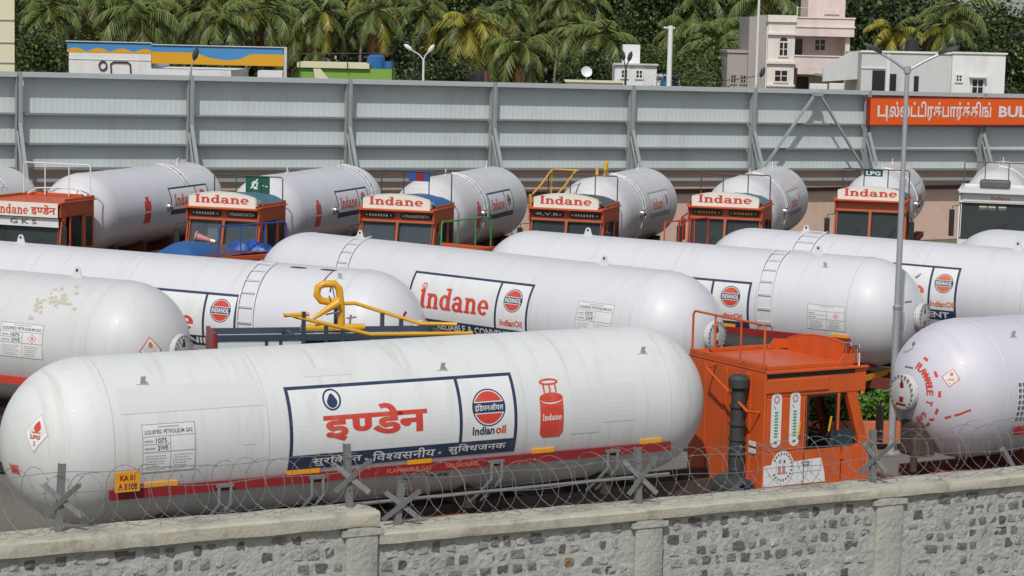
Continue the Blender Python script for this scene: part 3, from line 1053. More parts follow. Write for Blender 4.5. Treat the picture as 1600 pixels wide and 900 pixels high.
for xx in (.24, .62):
    mb.m = 0
    pl = []
    for (cz, a0) in ((2.50, 0), (1.80, 180)):
        for j in range(9):
            t = R(a0 + 180 * j / 8); pl.append((xx + .105 * math.cos(t), cz + .105 * math.sin(t)))
    mb.prism(pl, (0, -w - .004, 0), (1, 0, 0), (0, 0, 1), .003)
    f = lambda x, y, l: (x, -w - .009 - l * .001, y)
    for k in range(8):
        t = 2 * PI * k / 8
        wrap(mb, [(disc(xx + .045 * math.cos(t), 2.49 + .055 * math.sin(t), .018, .02, 0, 8), 1)], f)
    wrap(mb, [([([(xx - .07, 2.41), (xx - .03, 2.33), (xx - .015, 2.35)], 0)], 2)], f)
    for k in range(9): wrap(mb, [(rect(xx - .035, 1.86 + k * .05, xx + .035, 1.89 + k * .05), 2)], f)
    wrap(mb, [(rect(xx - .03, 1.76, xx + .03, 1.80), 3)], f)
t1.add(mb, 'door_sticker', ['decal', 'pink', 'leafdecal', 'ink'])
mb = MB()   # white painted panel with round transport emblem
mb.m = 0
y = -w - .004
mb.prism([(.02, 1.05), (1.30, 1.05), (1.28, 1.20), (1.20, 1.46), (.02, 1.40)], (0, y, 0), (1, 0, 0), (0, 0, 1), .0025)
f = lambda x, yy, l: (x, y - .004 - l * .001, yy)
wrap(mb, [(disc(.40, 1.36, .235, .27, 0, 28), 0)], f)
for k in range(22):
    t = 2 * PI * k / 22
    if k in (10, 11, 12): continue
    wrap(mb, [([([(.40 + (.195 + dx) * math.cos(t + da), 1.36 + (.225 + dx) * math.sin(t + da)) for dx, da in ((-.025, -.07), (.02, -.07), (.02, .07), (-.025, .07))], 1)], 1)], f)
wrap(mb, [(rect(.33, 1.42, .36, 1.48, 1) + rect(.42, 1.42, .46, 1.48, 1), 1), (rect(.31, 1.27, .37, 1.38, 1) + rect(.40, 1.27, .46, 1.38, 1) + rect(.30, 1.24, .50, 1.27, 1), 2)], f)
wrap(mb, [(rect(.62, 1.24, 1.22, 1.25, 1) + rect(.72, 1.06, .725, 1.42, 1) + rect(1.0, 1.25, 1.01, 1.44, 1) + rect(.06, 1.22, .18, 1.225, 1), 3)], f)
t1.add(mb, 'painted_panel', ['decal', 'ink', 'pink', 'inkl'])
mb = MB()   # air intake snorkel on the rear wall
px, py = -.20, -.62
mb.tube([(px, py, .9), (px, py, 1.25), (px - .01, py, 1.7), (px, py, 2.3), (px, py, 2.62)], [.13, .13, .12, .115, .115], 14)
mb.lathe([(.0, 2.62), (.12, 2.62), (.17, 2.66), (.18, 2.80), (.12, 2.86), (0, 2.86)], 18, (px, py, 0), (0, 0, 1))
for z in (1.3, 1.55, 1.8, 2.05, 2.35): mb.lathe([(.10, z - .03), (.145, z - .02), (.145, z + .02), (.10, z + .03)], 14, (px, py, 0), (0, 0, 1))
mb.box(px, py - .02, 1.6, -.02, py + .02, 1.66); mb.box(px, py - .02, 2.4, -.02, py + .02, 2.46)
t1.add(mb, 'air_intake', 'snork', smooth=True)
mb = MB(); mb.lathe([(.16, -.34), (.24, -.30), (.24, .30), (.16, .34)], 20, (-.25, -.62, .95), (0, 1, 0))
t1.add(mb, 'air_filter', 'snork', smooth=True)
mb = MB(); mb.tube([(-.02, -w + .1, 2.28), (-.25, -w + .12, 2.3), (-.27, .2, 2.86), (-.02, .3, 2.9)], .022, 6)
t1.add(mb, 'grab_rail', 'orange', smooth=True)
mb = MB(); mb.box(-.028, -w + .16, 1.70, -.026, -w + .36, 1.78); mb.box(-.028, -w + .16, 1.58, -.026, -w + .36, 1.66)
t1.add(mb, 'rear_sticker', 'decal')
mb = MB(); mb.lathe([(.0, 0), (.09, 0), (.09, .2), (.03, .24), (0, .24)], 12, (-.1, -w + .3, .92), (0, 0, 1))
t1.add(mb, 'water_bottle', 'lilac', smooth=True)
mb = MB()   # twin chrome air horns on the front roof corner
for dy in (0, .22): 
    mb.lathe([(.0, 0), (.035, 0), (.035, .22), (.07, .25), (.07, .30), (0, .31)], 12, (1.95, -w + .12 + dy, 3.0), (0, 0, 1))
t1.add(mb, 'air_horn', 'chrome', smooth=True)
mb = MB(); mb.tube([(1.32, -w - .03, 1.9), (1.35, -w - .05, 2.15)], .018, 6); mb.tube([(.68, -w - .03, 1.85), (.68, -w - .06, 1.9), (.70, -w - .05, 2.1)], .016, 6)
t1.add(mb, 'grab_handle', 'ypipe', smooth=True)
mb = MB(); mb.box(1.38, -w - .006, 1.62, 1.86, -w - .001, 1.9)
t1.add(mb, 'quarter_glass', BLUEGLASS)


# --- middle row
def back_sign(t, u0, u1, s0, s1, div, bar, word, ew, under, line, line_from=None, col='red', lw=.055, emr=.22):
    art = panel_art(u0, u1, s0, s1, div, bar, word, lw=lw)
    cx = (div + u1) / 2
    art += emblem(cx, s0 + bar + (s1 - s0 - bar) * .60, emr, glyphs('INDIANOIL', .03))
    H = s1 - s0 - bar
    art.append((fit_art(glyphs(under, .03), cx - .3, s0 + bar + H * .07, cx + .3, s0 + bar + H * .20), 0))
    if line: art.append((fit_art(glyphs(line, .02), line_from if line_from else u0 + .15, s0 + bar * .2, u1 - .18, s0 + bar * .82), 2))
    return t.decal('brand_panel', art, [col, 'navy', 'decal'])


t2 = Tanker((-4.68, 51.45), (3.09, 44.89), 2.45, 'white_b', 'middle row white gas tanker whose whole framed red name sign is readable', GRP1)
back_sign(t2, 4.21, 7.56, -.48, .80, 6.69, .26, [(slab('Indane', True), (4.55, .0, 6.5, .55))], None, 'IndianOil', 'SAFE & RELIABLE & CONVENIENT', emr=.25)
info_plate(t2, 8.82, 9.74, -.12, .56, 'LIQUEFIED PETROLEUM GAS', '1075', '2WE')
t2.ladder(1.75, .1, 1.9, lean=.25)
t2.lugs((1.6, 8.6))
t2.guard(.2, t2.L - .2, -.52, [(1, 1.5), (8.5, 9)])
t2.flange('B')
t2.chassis('A', wheels=(7.0, 8.4, -2.6))
t2.cab('A', gap=.60, body='orange2', sign=None, rails='bluesteel', rail_h=.78, tarp=True, roof='brownsteel', zr=2.92, tarp_h=.12)

t3 = Tanker((.49, 53.21), (7.80, 48.59), 2.45, 'white_b', 'middle row white gas tanker with a full side ladder, just behind the orange cab', GRP1)
back_sign(t3, 3.3, 6.34, -.55, .58, 5.40, .22, [(slab('Indane', True), (3.5, -.1, 5.2, .35))], None, 'IndianOil', None, emr=.24)
info_plate(t3, 7.74, 8.62, -.33, .22, None, None, None, True, 8)
t3.ladder(6.62, -.35, 1.75, w=.34, lean=.06)
t3.lugs((1.5, 7.4))
t3.small_lug(7.9, 1.15)
t3.guard(4.6, 8.75, -.55, [(5.6, 6.0), (8.3, 8.7)])
t3.flange('B')
fd = t3.dome('B')
t3.decal('rear_notice', [(rect(-.86, -.30, -.48, .20), 0), (rect(-.86, .19, -.48, .20, 1) + rect(-.86, -.30, -.48, -.29, 1) + rect(-.86, -.3, -.85, .2, 2) + rect(-.49, -.3, -.48, .2, 2) + sum([rect(-.83, -.25 + k * .06, -.55, -.23 + k * .06, 1) for k in range(7)], []), 1)], ['decal', 'inkl'], fd)
t3.decal('hose_mark', [(rect(-.52, .34, -.30, .38), 0)], ['ink'], fd)
t3.chassis('A', 'redchassis', wheels=(6.6, 8.0, -2.6))
mb = MB()
mb.box(8.9, -1.15, 1.05, 9.0, 1.15, 1.17); mb.box(8.93, -.9, .5, 8.99, -.82, 1.06); mb.box(8.93, .82, .5, 8.99, .9, 1.06)
mb.build('rear_bumper', 'yellow', t3.root)
mb = MB(); mb.box(8.7, -1.18, 1.30, 9.0, 1.18, 1.36); mb.build('rear_crossmember', 'maroon', t3.root)
t3.cab('A', gap=.60, body='orange2', sign=None, rails='greensteel', rail_h=.80, tarp=False, zr=3.0)

t4 = Tanker((5.96, 55.36), (14.2, 49.69), 2.45, 'white_b', 'middle row white gas tanker with its framed sign right of the tall lamp post', GRP1)
back_sign(t4, 2.9, 5.95, -.48, .80, 5.27, .24, [(slab('Indane', False), (3.1, -.0, 5.15, .42))], None, 'IndianOil', 'SAFE & CONVENIENT', col='redfade', emr=.23)
t4.decal('flame_stroke', [([([(4.86, .46), (4.92, .44), (5.02, .56), (4.98, .58)], 0)], 0)], ['ink'])
t4.ladder(1.8, .5, 1.85, w=.5)
t4.lugs((1.45, 6.9))
t4.small_lug(9.4, 1.05)
t4.guard(3.6, t4.L - .2, -.72, [(8.0, 8.5)])
t4.flange('B')
t4.chassis('A', wheels=(7.0, 8.4, -2.6))
t4.cab('A', gap=.60, body='orange2', sign=None, rails='redsteel', rail_h=.78, tarp=True, roof='redsteel', zr=2.95, tarp_h=.12)

t5 = Tanker((12.3, 56.6), (20.3, 51.0), 2.45, 'white_d', 'middle row white gas tanker at the right edge, only its top and ladder showing', GRP1)
t5.ladder(2.3, .5, 1.85, w=.5)
t5.lugs((2.2, 7.0))
t5.guard(.3, 9, -.6, [(1, 1.5)])
t5.chassis('A', wheels=(7.0, 8.4, -2.6))
t5.cab('A', gap=.60, body='orange2', sign=None, rails=None, tarp=False, zr=2.9)

ta = Tanker((-11.83, 48.19), (-2.87, 43.75), 2.45, 'white_b', 'middle row white gas tanker entering from the left edge, ladder beside its framed sign', GRP1)
back_sign(ta, 4.3, 7.75, -.42, .67, 6.98, .20, [(slab('Indane', True), (4.6, -.12, 6.75, .35))], None, 'IndianOil', 'SAFE & CONVENIENT', emr=.24)
ta.ladder(7.85, -.25, 1.75, w=.36, lean=.08)
ta.lugs((1.5,))
ta.small_lug(9.75, 1.3)
ta.guard(.2, ta.L - .2, -.62, [(8, 8.5)])
ta.flange('B')
fd = ta.dome('B')
ta.decal('flammable_ring', [(ring(0, 0, .60, .60, .55, .55, 120, 240, 0, 24), 0)], ['maroon'], fd)
for u in (8.6, 9.3): ta.decal('rust_patch', [(disc(u, 1.62, .2, .05, 0, 10), 0)], ['brownsteel'])
ta.decal('drip_mark', [(rect(9.42, 1.1, 9.45, 1.6), 0)], ['brownsteel'])
ta.chassis('A', wheels=(6.6, 8.0))

tb = Tanker((-16.07, 45.43), (-7.12, 40.98), 2.45, 'white_d', 'white gas tanker with peeling brown paint on top, at the left edge', GRP1)
info_plate(tb, 8.05, 9.03, -.22, .42, 'LIQUEFIED PETROLEUM GAS', '1075', '2WE', True)
hazard(tb, tb.dome('B'), -.66, .06, .22, .27, False)
rn = random.Random(4)
sp = []
for k in range(46):
    u = 9.1 + rn.gauss(0, .28); a = 1.0 + rn.gauss(0, .16)
    if rn.random() < .3: u = 8.75 + rn.gauss(0, .1); a = .78 + rn.gauss(0, .12)
    r_ = rn.uniform(.012, .06)
    n = 7
    sp.append(([(u + r_ * rn.uniform(.6, 1.5) * math.cos(2 * PI * j / n), a + .8 * r_ * rn.uniform(.6, 1.4) * math.sin(2 * PI * j / n)) for j in range(n)], k % 3))
for q in sp: tb.decal('peeling_paint', [([q], 0)], ['rust'])
tb.lugs((8.9,))
tb.guard(.2, 9.2, -.72, [(8.8, 9.2)], mtl='redsteel')
tb.flange('B')
tb.chassis('A', wheels=(6.6, 8.0))

t6 = Tanker((7.77, 38.19), (16.41, 43.22), 2.45, 'white_c', 'bright white gas tanker at the right showing its round end with bolted cover', GRP1)
t6.flange('A')
fd = t6.dome('A')


def ringtext(word, rho, a0, da, size, bold=.04):
    art = []
    for k, ch in enumerate(word):
        if ch == ' ': continue
        g = fit_art(glyphs(ch, bold), -size * .36, -size / 2, size * .36, size / 2)
        a = R(a0 - da * k)
        cx, cy = rho * math.cos(a), rho * math.sin(a)
        rt = a - PI / 2
        art += [([(cx + x * math.cos(rt) - y * math.sin(rt), cy + x * math.sin(rt) + y * math.cos(rt)) for x, y in p], l) for p, l in g]
    return art


t6.decal('flammable_lettering', [(ringtext('FLAMMABLE', .50, 70, 8.0, .125, .03), 0)], ['red'], fd, cut=None)
for tx, a0, da, sz in (('T', -14, 8, .12), ('GAS', -42, 11, .10)): t6.decal('gas_lettering', [(ringtext(tx, .505, a0, da, sz), 0)], ['red'], fd, cut=None)
for a in (67, 35, 4, -24, -54):
    rt = R(a) - PI / 2
    cx, cy = .67 * math.cos(R(a)), .67 * math.sin(R(a))
    g = [(-.055, -.025), (.055, -.025), (.055, .025), (-.055, .025)]
    t6.decal('red_dash', [([([(cx + x * math.cos(rt) - y * math.sin(rt), cy + x * math.sin(rt) + y * math.cos(rt)) for x, y in g], 0)], 0)], ['red'], fd, cut=None)
ln = [(.22, -.46), (.50, -.435), (.78, -.38), (1.0, -.31), (1.19, -.225)]
t6.decal('red_stripe', [([([(ln[k][0], ln[k][1] - .022), (ln[k + 1][0], ln[k + 1][1] - .022), (ln[k + 1][0], ln[k + 1][1] + .022), (ln[k][0], ln[k][1] + .022)], 0) for k in range(4)], 0)], ['red'], fd, cut=None)
hazard(t6, fd, .815, .36, .16, .175, False)
t6.decal('hose_mark', [([([(-.32, .86), (-.24, .79), (-.19, .83), (-.26, .90)], 0)], 0)], ['ink'], fd, cut=None)
t6.decal('hose_mark', [([([(-.46, .64), (-.30, .66), (-.16, .76), (-.18, .79), (-.32, .71), (-.46, .68)], 0)], 0)], ['inkl'], fd, cut=None)
t6.decal('hose_mark', [(rect(-.16, .40, .06, .43), 0)], ['ink'], fd, cut=None)
art = []
for k in range(7): art.append((rect(.22, -.42 + k * .10, .7, -.36 + k * .10, 0), 0))
art.append((sum([rect(.20 + .09 * k, -.43, .22 + .09 * k, .28, 1) for k in range(6)], []), 1))
t6.decal('stencilled_notice', art, ['ink', 'decal'])
t6.small_lug(.45, 1.1); t6.lugs((3.0,))
t6.guard(.25, t6.L, -.62, [])
t6.chassis('B', 'redchassis', wheels=(1.2, 2.5, 11.6))
mb = MB()
mb.tube([(.1, -1.0, 1.55), (.5, -1.05, 1.0), (.2, -1.0, .75)], .05, 8); mb.tube([(.9, -1.05, 1.6), (.35, -1.02, .85)], .045, 8)
mb.build('landing_brace', 'steel', t6.root, smooth=True)
mb = MB(); mb.box(-.95, -1.05, .95, -.75, -.6, 1.15, .02); mb.build('tail_lamp', 'redsteel', t6.root)
mb = MB(); mb.box(-1.0, -1.15, .70, -.9, 1.15, .86, .01); mb.build('rear_bumper', 'redchassis', t6.root)
mb = MB()
mb.tube([(-1.0, -.25, 2.0), (-1.15, -.2, 1.6), (-1.1, -.15, 1.1)], .06, 8); mb.box(-1.15, -.3, 1.35, -.75, .2, 1.95, .05)
mb.build('valve_box', 'chassis', t6.root)
t6.cab('B', gap=.64, L=2.2, body='orange', sign='Indane', rails='orange', zr=3.0, board_back='orange', tarp=False)

# --- back row, cabs towards the viewer
ROW = [
    dict(A=(-17.8, 63.51), B=(-15.99, 69.58), p='white_d', lab='white gas tanker cut by the left edge, only its round rear showing below the fence', cab=None),
    dict(A=(-13.03, 67.49), B=(-10.81, 73.82), p='white_b', lab='gas tanker with orange cab and white band with English and Hindi letters above windscreen',
         cab=dict(body='orange2', sign=None, rails='whitesteel', rail_h=.95, tarp=False, split=False, plates=None, zr=3.22)),
    dict(A=(-7.51, 68.45), B=(-5.57, 74.26), p='white_b', lab='gas tanker with orange cab and a large green board on its roof rail',
         cab=dict(body='orange2', roof='tealtarp', rails='greenboard', rail_h=.75, plates=('-', 'TRANSPORTS'), glass=LIGHTGLASS, in_mat='greyin')),
    dict(A=(-2.56, 69.18), B=(-.75, 75.25), p='white_d', lab='gas tanker with orange cab, bright blue roof cover and beige lining behind its windscreen',
         cab=dict(body='orange2', roof='bluetarp', rails='darksteel', rail_h=.95, plates=('-', 'TRANSPORT'), in_mat='beigein', glass=LIGHTGLASS)),
    dict(A=(2.56, 70.91), B=(4.39, 76.54), p='white_d', lab='gas tanker with orange cab and yellow handrails rising behind its roof',
         cab=dict(body='orange3', roof='greytarp', rails='brownsteel', rail_h=.85, plates=('R.V.R', '-'))),
    dict(A=(7.45, 73.05), B=(9.25, 79.49), p='white_d', lab='gas tanker with orange cab, amber name plates and a red rail at its left',
         cab=dict(body='orange2', roof='tealtarp', rails='brownsteel', rail_h=.85, plates=('=', '='))),
    dict(A=(12.6, 77.45), B=(14.12, 83.47), p='white_d', lab='gas tanker with orange cab and small green letter board, beside the tall lamp post',
         cab=dict(body='orange2', roof='bluetarp', rails='darksteel', rail_h=.85, plates=None)),
    dict(A=(17.26, 80.09), B=(18.78, 86.11), p='white_d', lab='gas tanker with a white cab and wide dark windscreen, back row at right',
         cab=dict(body='cabwhite', roof='greytarp', sign=None, rails='greytarp', rail_h=.85, split=False, plates=None, tarp=False, zr=3.3, bevel=.07)),
]
back = []
for i, r_ in enumerate(ROW):
    t = Tanker(r_['A'], r_['B'], 2.61, r_['p'], r_['lab'], GRP2)
    back.append(t)
    L = t.L
    # small framed sign
    u0 = [0, 3.4, 2.6, 2.3, 2.5, 2.6, 2.6, 2.6][i]
    art = panel_art(u0, u0 + 2.6, -.25, .62, u0 + 1.75, .16, [(slab('Indane'), (u0 + .25, .02, u0 + 1.6, .38))], lw=.06)
    art += emblem(u0 + 2.15, .26, .2)
    t.decal('brand_panel', art, ['red' if i < 4 else 'redfade', 'navy' if i < 4 else 'inkl', 'decal'])
    if i in (1, 2, 3):
        cxx = u0 - 1.5 if i < 3 else u0 - 1.1
        t.decal('cylinder_picture', [(rect(cxx - .2, -.42, cxx + .2, .28) + rect(cxx - .1, .28, cxx + .1, .42), 0), (rect(cxx - .2, -.08, cxx + .2, -.04, 1), 1)], ['red', 'decal'])
    mb = MB(); ug = [1, 3.2, 2.3, 1.5, 1.3, 1.3, 1.3, 1.3][i]
    mb.lathe([(.0, .16), (.06, .155), (.11, .12), (.13, .06), (.13, -.03)], 18, (ug, -TR, 2.63), (0, -1, 0))
    mb.build('chrome_cap', 'chrome', t.tank, smooth=True)  # plain polished dome, one on the side of each tank
    if i >= 3: t.ladder(1.75 if i == 3 else 1.55, -1.4, 1.85, w=.30)
    elif i == 2: t.ladder(5.6, .3, 1.85, w=.3)
    else: t.ladder(4.7, .7, 1.85, w=.3)
    t.lugs((1.4, L - .6) if i != 1 else (L - .6,))
    t.chassis('A', 'redchassis' if i % 2 else 'chassis', wheels=(3.6, 4.9, -2.4))
    mb = MB(); mb.box(.4, -1.2, 1.12, L, -.9, 1.28); mb.build('side_guard', 'redchassis', t.root)
    if r_['cab'] is not None:
        kw = dict(gap=.22, L=2.0, W=2.36, off=-.04, zr=3.12)
        kw.update(r_['cab'])
        t.cab('A', **kw)
        if t.cabobj and kw.get('rails'):
            pass

w = 2.36 / 2
# white band with letters and initials strip on the first cab
t = back[1]
mb = MB()
zr = 3.22; F = 2.0; slope = .22
xf = F - slope + .225
mb.m = 0; mb.box(xf, -w * .98, zr - .47, xf + .02, w * .98, zr - .06)
f = lambda x, y, l: (xf + .022 + l * .001, x, y)
wrap(mb, [(fit_art(slab('Indane'), -w * .72, zr - .41, w * .16, zr - .13), 1), (fit_art(indic(HI_INDEN, .03), w * .24, zr - .42, w * .93, zr - .11), 1)], f)
t.add(mb, 'sign_band', ['board', 'red'])
mb = MB(); mb.box(xf - .10, -w * .95, zr - .76, xf - .085, w * .95, zr - .50)
f = lambda x, y, l: (xf - .083 + l * .001, x, y)
mb.m = 0
wrap(mb, [(fit_art(glyphs('G K S', .03), -w * .40, zr - .70, w * .35, zr - .55), 1)], f)
t.add(mb, 'initials_strip', ['decal', 'ink'])
mb = MB(); mb.tube([(.12 + .0, -w + .2, 3.25), (.1, -w * .6, 3.42), (.1, 0, 3.46), (.1, w * .6, 3.42), (.12, w - .2, 3.25)], .022, 6)
t.add(mb, 'roof_hoop', 'whitesteel', smooth=True)
# boards on roof rails
t = back[2]
mb = MB(); mb.box(.08, -.1, 3.12, .11, .68, 3.86); mb.m = 0
f = lambda x, y, l: (.113 + l * .001, x, y)
wrap(mb, [(rect(.1, 3.66, .32, 3.69) + ring(.2, 3.62, .1, .11, .06, .07) + [([(.05, 3.5), (.1, 3.5), (.32, 3.78), (.28, 3.8)], 1)] + rect(.18, 3.48, .3, 3.52, 2) + rect(.46, 3.58, .50, 3.61) + rect(.54, 3.56, .62, 3.59), 1)], f)
t.add(mb, 'roof_board', ['greenboard', 'decal'])
t = back[3]
mb = MB(); mb.box(.085, -.25, 3.78, .115, .42, 4.05)
f = lambda x, y, l: (.118 + l * .001, x, y)
wrap(mb, [(rect(-.03, 3.80, .24, 4.03), 1)], f)
t.add(mb, 'roof_board', ['bluesteel', 'maroon'])
t = back[6]
mb = MB(); mb.box(.085, -.42, 3.73, .115, .22, 3.95)
f = lambda x, y, l: (.118 + l * .001, x, y)
wrap(mb, [(fit_art(glyphs('LPG', .03), -.34, 3.77, .14, 3.91), 1)], f)
t.add(mb, 'roof_board', ['greenboard', 'decal'])
t = back[7]
mb = MB(); f = lambda x, y, l: (2.0 - .22 + .0 + l * .001, x, y)
xx = 2.0 - .22
mb.m = 0; mb.box(xx, -w * .9, 2.88, xx + .015, w * .9, 3.18)
f = lambda x, y, l: (xx + .017 + l * .001, x, y)
wrap(mb, [(fit_art(slab('Indane'), -.1, 2.95, .55, 3.08), 1)], f)
t.add(mb, 'sign_band', ['cabwhite', 'redfade'])
mb = MB(); mb.box(.4, -.55, 3.28, .9, .5, 3.58, .08); t.add(mb, 'roof_vent', 'greytarp')
mb = MB()
for y in (-.35, -.05, .3): mb.box(1.72, y - .14, 2.58, 1.73, y + .12, 2.74)
t.add(mb, 'windscreen_sticker', 'creamwall')
# yellow handrails and vent on the fifth tanker
t = back[4]
mb = MB()
for y in (-1.12, -.35): mb.tube([(1.55, y - .05, 3.42), (.9, y, 3.66), (-.2, y, 4.06), (-.6, y, 4.08)], .03, 8)
mb.tube([(-.5, -1.12, 4.07), (-.5, -.35, 4.07)], .026, 8)
mb.tube([(-.2, -1.12, 3.2), (-.2, -1.12, 4.06)], .03, 8); mb.tube([(1.5, -1.2, 3.0), (1.55, -1.25, 3.4)], .05, 8)
t.add(mb, 'hand_rail', 'ypipe', smooth=True)
mb = MB(); z = 2.61 + TR
mb.tube([(1.2, 0, z - .05), (1.2, 0, z + .32), (1.1, -.05, z + .42), (.98, -.05, z + .36), (.98, -.05, z + .2)], .06, 8)
mb.tube([(1.05, .25, z), (1.05, .25, z + .25)], .05, 8); mb.tube([(.7, -.1, z + .02), (1.5, .1, z + .02)], .05, 8)
mb.build('vent_pipe', 'ypipe', t.tank, smooth=True)
# paper and towel behind windscreens
t = back[2]
mb = MB(); mb.prism([(0, 0), (.35, .1), (.42, .75), (.05, .8)], (1.70, -.62, 1.9), (0, 1, 0), (-.2, 0, 1), .01); t.add(mb, 'windscreen_poster', 'decal')
mb = MB(); mb.prism([(-.1, 0), (.85, 0), (.85, .12), (-.1, .14)], (1.86, .1, 1.66), (0, 1, 0), (-.2, 0, 1), .01); t.add(mb, 'dashboard_cloth', 'leafdecal')
t = back[5]
mb = MB(); mb.prism([(0, 0), (.3, 0), (.38, .75), (.22, .8), (.12, .72), (.02, .8)], (1.72, -.5, 1.66), (0, 1, 0), (-.2, 0, 1), .02); t.add(mb, 'hanging_towel', 'limewall')
mb = MB(); mb.prism([(0, 0), (.35, .05), (.38, .55), (.1, .5)], (1.72, .15, 1.9), (0, 1, 0), (-.2, 0, 1), .01); t.add(mb, 'windscreen_poster', 'inkl')
mb = MB(); mb.tube([(1.2, -1.5, 2.0), (1.2, -1.5, 2.6), (1.3, -1.3, 2.75), (1.7, -1.2, 2.75)], .03, 8)
for x in (1.2, 1.45): mb.tube([(x, -1.4, 1.9), (x, -1.4, 2.6)], .03, 6)
t.add(mb, 'side_rail', 'redsteel', smooth=True)
# blue luggage, pink cone and red bed on the cab of the second tanker of the middle row
t = t2
p = Vector(t.cx(1.2, 1.0, 2.92))
def thing(mb, name, mats, label, cat, group=None, smooth=False, angle=40):
    return tag(mb.build(name, mats, None, smooth, angle=angle), label, cat, group)


mb = MB()
rn = random.Random(2)
vs = []; fs = []
nx, ny = 14, 10
for i in range(nx + 1):
    for j in range(ny + 1):
        a = -1 + 2 * i / nx; b = -1 + 2 * j / ny
        h = max(0, 1 - (a * a) ** 1.2) * max(0, 1 - (b * b) ** 1.2)
        vs.append(Vector((p.x + b * .55, p.y + a * .62 - .0, 2.96 + .30 * h ** .6 + rn.uniform(-.02, .02))))
for i in range(nx):
    for j in range(ny):
        k = i * (ny + 1) + j; fs.append((k, k + 1, k + ny + 2, k + ny + 1))
RM = t2.root.matrix_basis.copy()
bpy.context.view_layer.update()
RM = t2.root.matrix_world.copy()
mb.mesh([RM @ v for v in vs], fs)
thing(mb, 'tarpaulin_bundle', 'bluetarp', 'blue tarpaulin bundle lying on the maroon cab roof behind the left middle tanker', 'tarpaulin', smooth=True, angle=180)
mb = MB()
q = RM @ Vector(t2.cx(1.35, .42, 3.28))
ax = Vector((.95, -.1, -.22)).normalized()
mb.lathe([(.0, -.02), (.14, -.02), (.14, .015), (.10, .02), (.04, .36), (0, .37)], 18, q - ax * .2, ax)
mb.m = 1; mb.lathe([(.03, .34), (.045, .36), (.04, .47), (0, .48)], 12, q - ax * .2, ax)
thing(mb, 'traffic_cone', ['pink', 'board'], 'faded pink traffic cone lying on its side on a cab roof', 'traffic cone', smooth=True)
mb = MB()
q = RM @ Vector(t2.cx(.62, -.35, 3.15))
vs = []; fs = []
for i in range(17):
    for j in range(13):
        a = -1 + i / 8; b = -1 + j / 6
        h = max(0, 1 - a * a) ** .5 * max(0, 1 - b * b) ** .5
        vs.append(Vector((q.x + a * .6 + rn.uniform(-.03, .03), q.y + b * .35 + rn.uniform(-.03, .03), q.z - .17 + h * (.24 + .07 * math.sin(a * 9 + b * 4)) + rn.uniform(-.035, .035) * h)))
for i in range(16):
    for j in range(12):
        k = i * 13 + j; fs.append((k, k + 1, k + 14, k + 13))
mb.mesh(vs, fs)
thing(mb, 'canvas_bundle', 'bluesteel', 'crumpled blue canvas heap at the foot of a blue roof rail', 'canvas', smooth=True)

# --- loading platform with yellow pipes, seen over the front tanker
g0 = Vector((-5.25, 38.9, .20)); gd = Vector((.965, .262, 0)); gn = Vector((.262, -.965, 0))
gs = empty('pipe_platform', g0, math.atan2(gd.y, gd.x), 'dark steel platform with yellow handrails and gooseneck pipe behind the front tanker', 'platform')
mb = MB()
for y in (-.45, .45):
    mb.box(0, y - .04, 2.72, 4.1, y + .04, 2.82)
    mb.box(0, y - .03, 2.52, 4.1, y + .03, 2.58)
for x in (.0, 1.35, 2.7, 4.02): mb.box(x, -.40, 2.725, x + .08, .40, 2.80)
for x in (.02, 4.0):
    for y in (-.42, .42): mb.box(x - .04, y - .04, -.2, x + .04, y + .04, 2.715)
mb.box(-.02, .462, 2.60, 1.9, .475, 2.72)
mb.build('platform_frame', 'darksteel', gs)
mb = MB(); mb.box(.05, -.47, 2.585, 1.55, -.46, 2.715)
mb.build('screen_panel', 'sheet', gs)
for x in (.9, 1.15):
    mb = MB(); mb.box(x - .03, -.478, 2.585, x + .03, -.471, 2.715); mb.build('screen_post', 'darksteel', gs)
mb = MB(); mb.box(.1, -.40, 2.70, 1.30, .40, 2.718); mb.box(1.45, -.4, 2.70, 4.0, .4, 2.716)
mb.build('platform_deck', 'sheet', gs)
for x, h, ya, zb in ((1.55, 3.22, -.5, 2.6), (1.95, 2.96, -.5, 2.6), (2.25, 2.9, -.5, 2.6), (2.3, 3.28, .44, 2.82), (3.15, 3.06, .44, 2.82), (3.5, 2.95, .44, 2.82)):
    mb = MB(); mb.box(x - .035, ya, zb, x + .035, ya + .06, h); mb.build('rail_post', 'darksteel', gs)
mb = MB()
mb.tube([(1.65, -.45, 3.17), (1.2, -.47, 3.16), (1.45, -.47, 3.12), (2.75, -.47, 2.80), (4.6, -.47, 2.80)], .035, 8)
mb.tube([(2.25, .47, 3.24), (2.65, .47, 3.24), (3.85, .47, 2.86), (4.5, .3, 2.86)], .035, 8)
mb.build('hand_rail', 'ypipe', gs, smooth=True)
mb = MB()
bx_ = 1.98
mb.tube([(1.6, .1, 2.86), (2.75, .1, 2.86)], .06, 12)
mb.tube([(bx_ + .35, .1, 2.86), (bx_ + .34, .1, 3.25), (bx_ + .30, .1, 3.55), (bx_ + .22, .1, 3.64), (bx_ + .02, .1, 3.64), (bx_ - .08, .1, 3.58), (bx_ - .10, .1, 3.44), (bx_ - .02, .1, 3.34), (bx_ + .16, .1, 3.31), (bx_ + .32, .1, 3.36)], .066, 14)
mb.tube([(bx_ + .28, .0, 3.32), (bx_ + .1, -.02, 3.22), (bx_ - .18, -.04, 3.04)], [.085, .06, .03], 12)
mb.lathe([(.12, 2.82), (.12, 2.86), (.07, 2.86)], 16, (bx_ + .35, .1, 0))
mb.build('gooseneck_pipe', 'ypipe', gs, smooth=True)
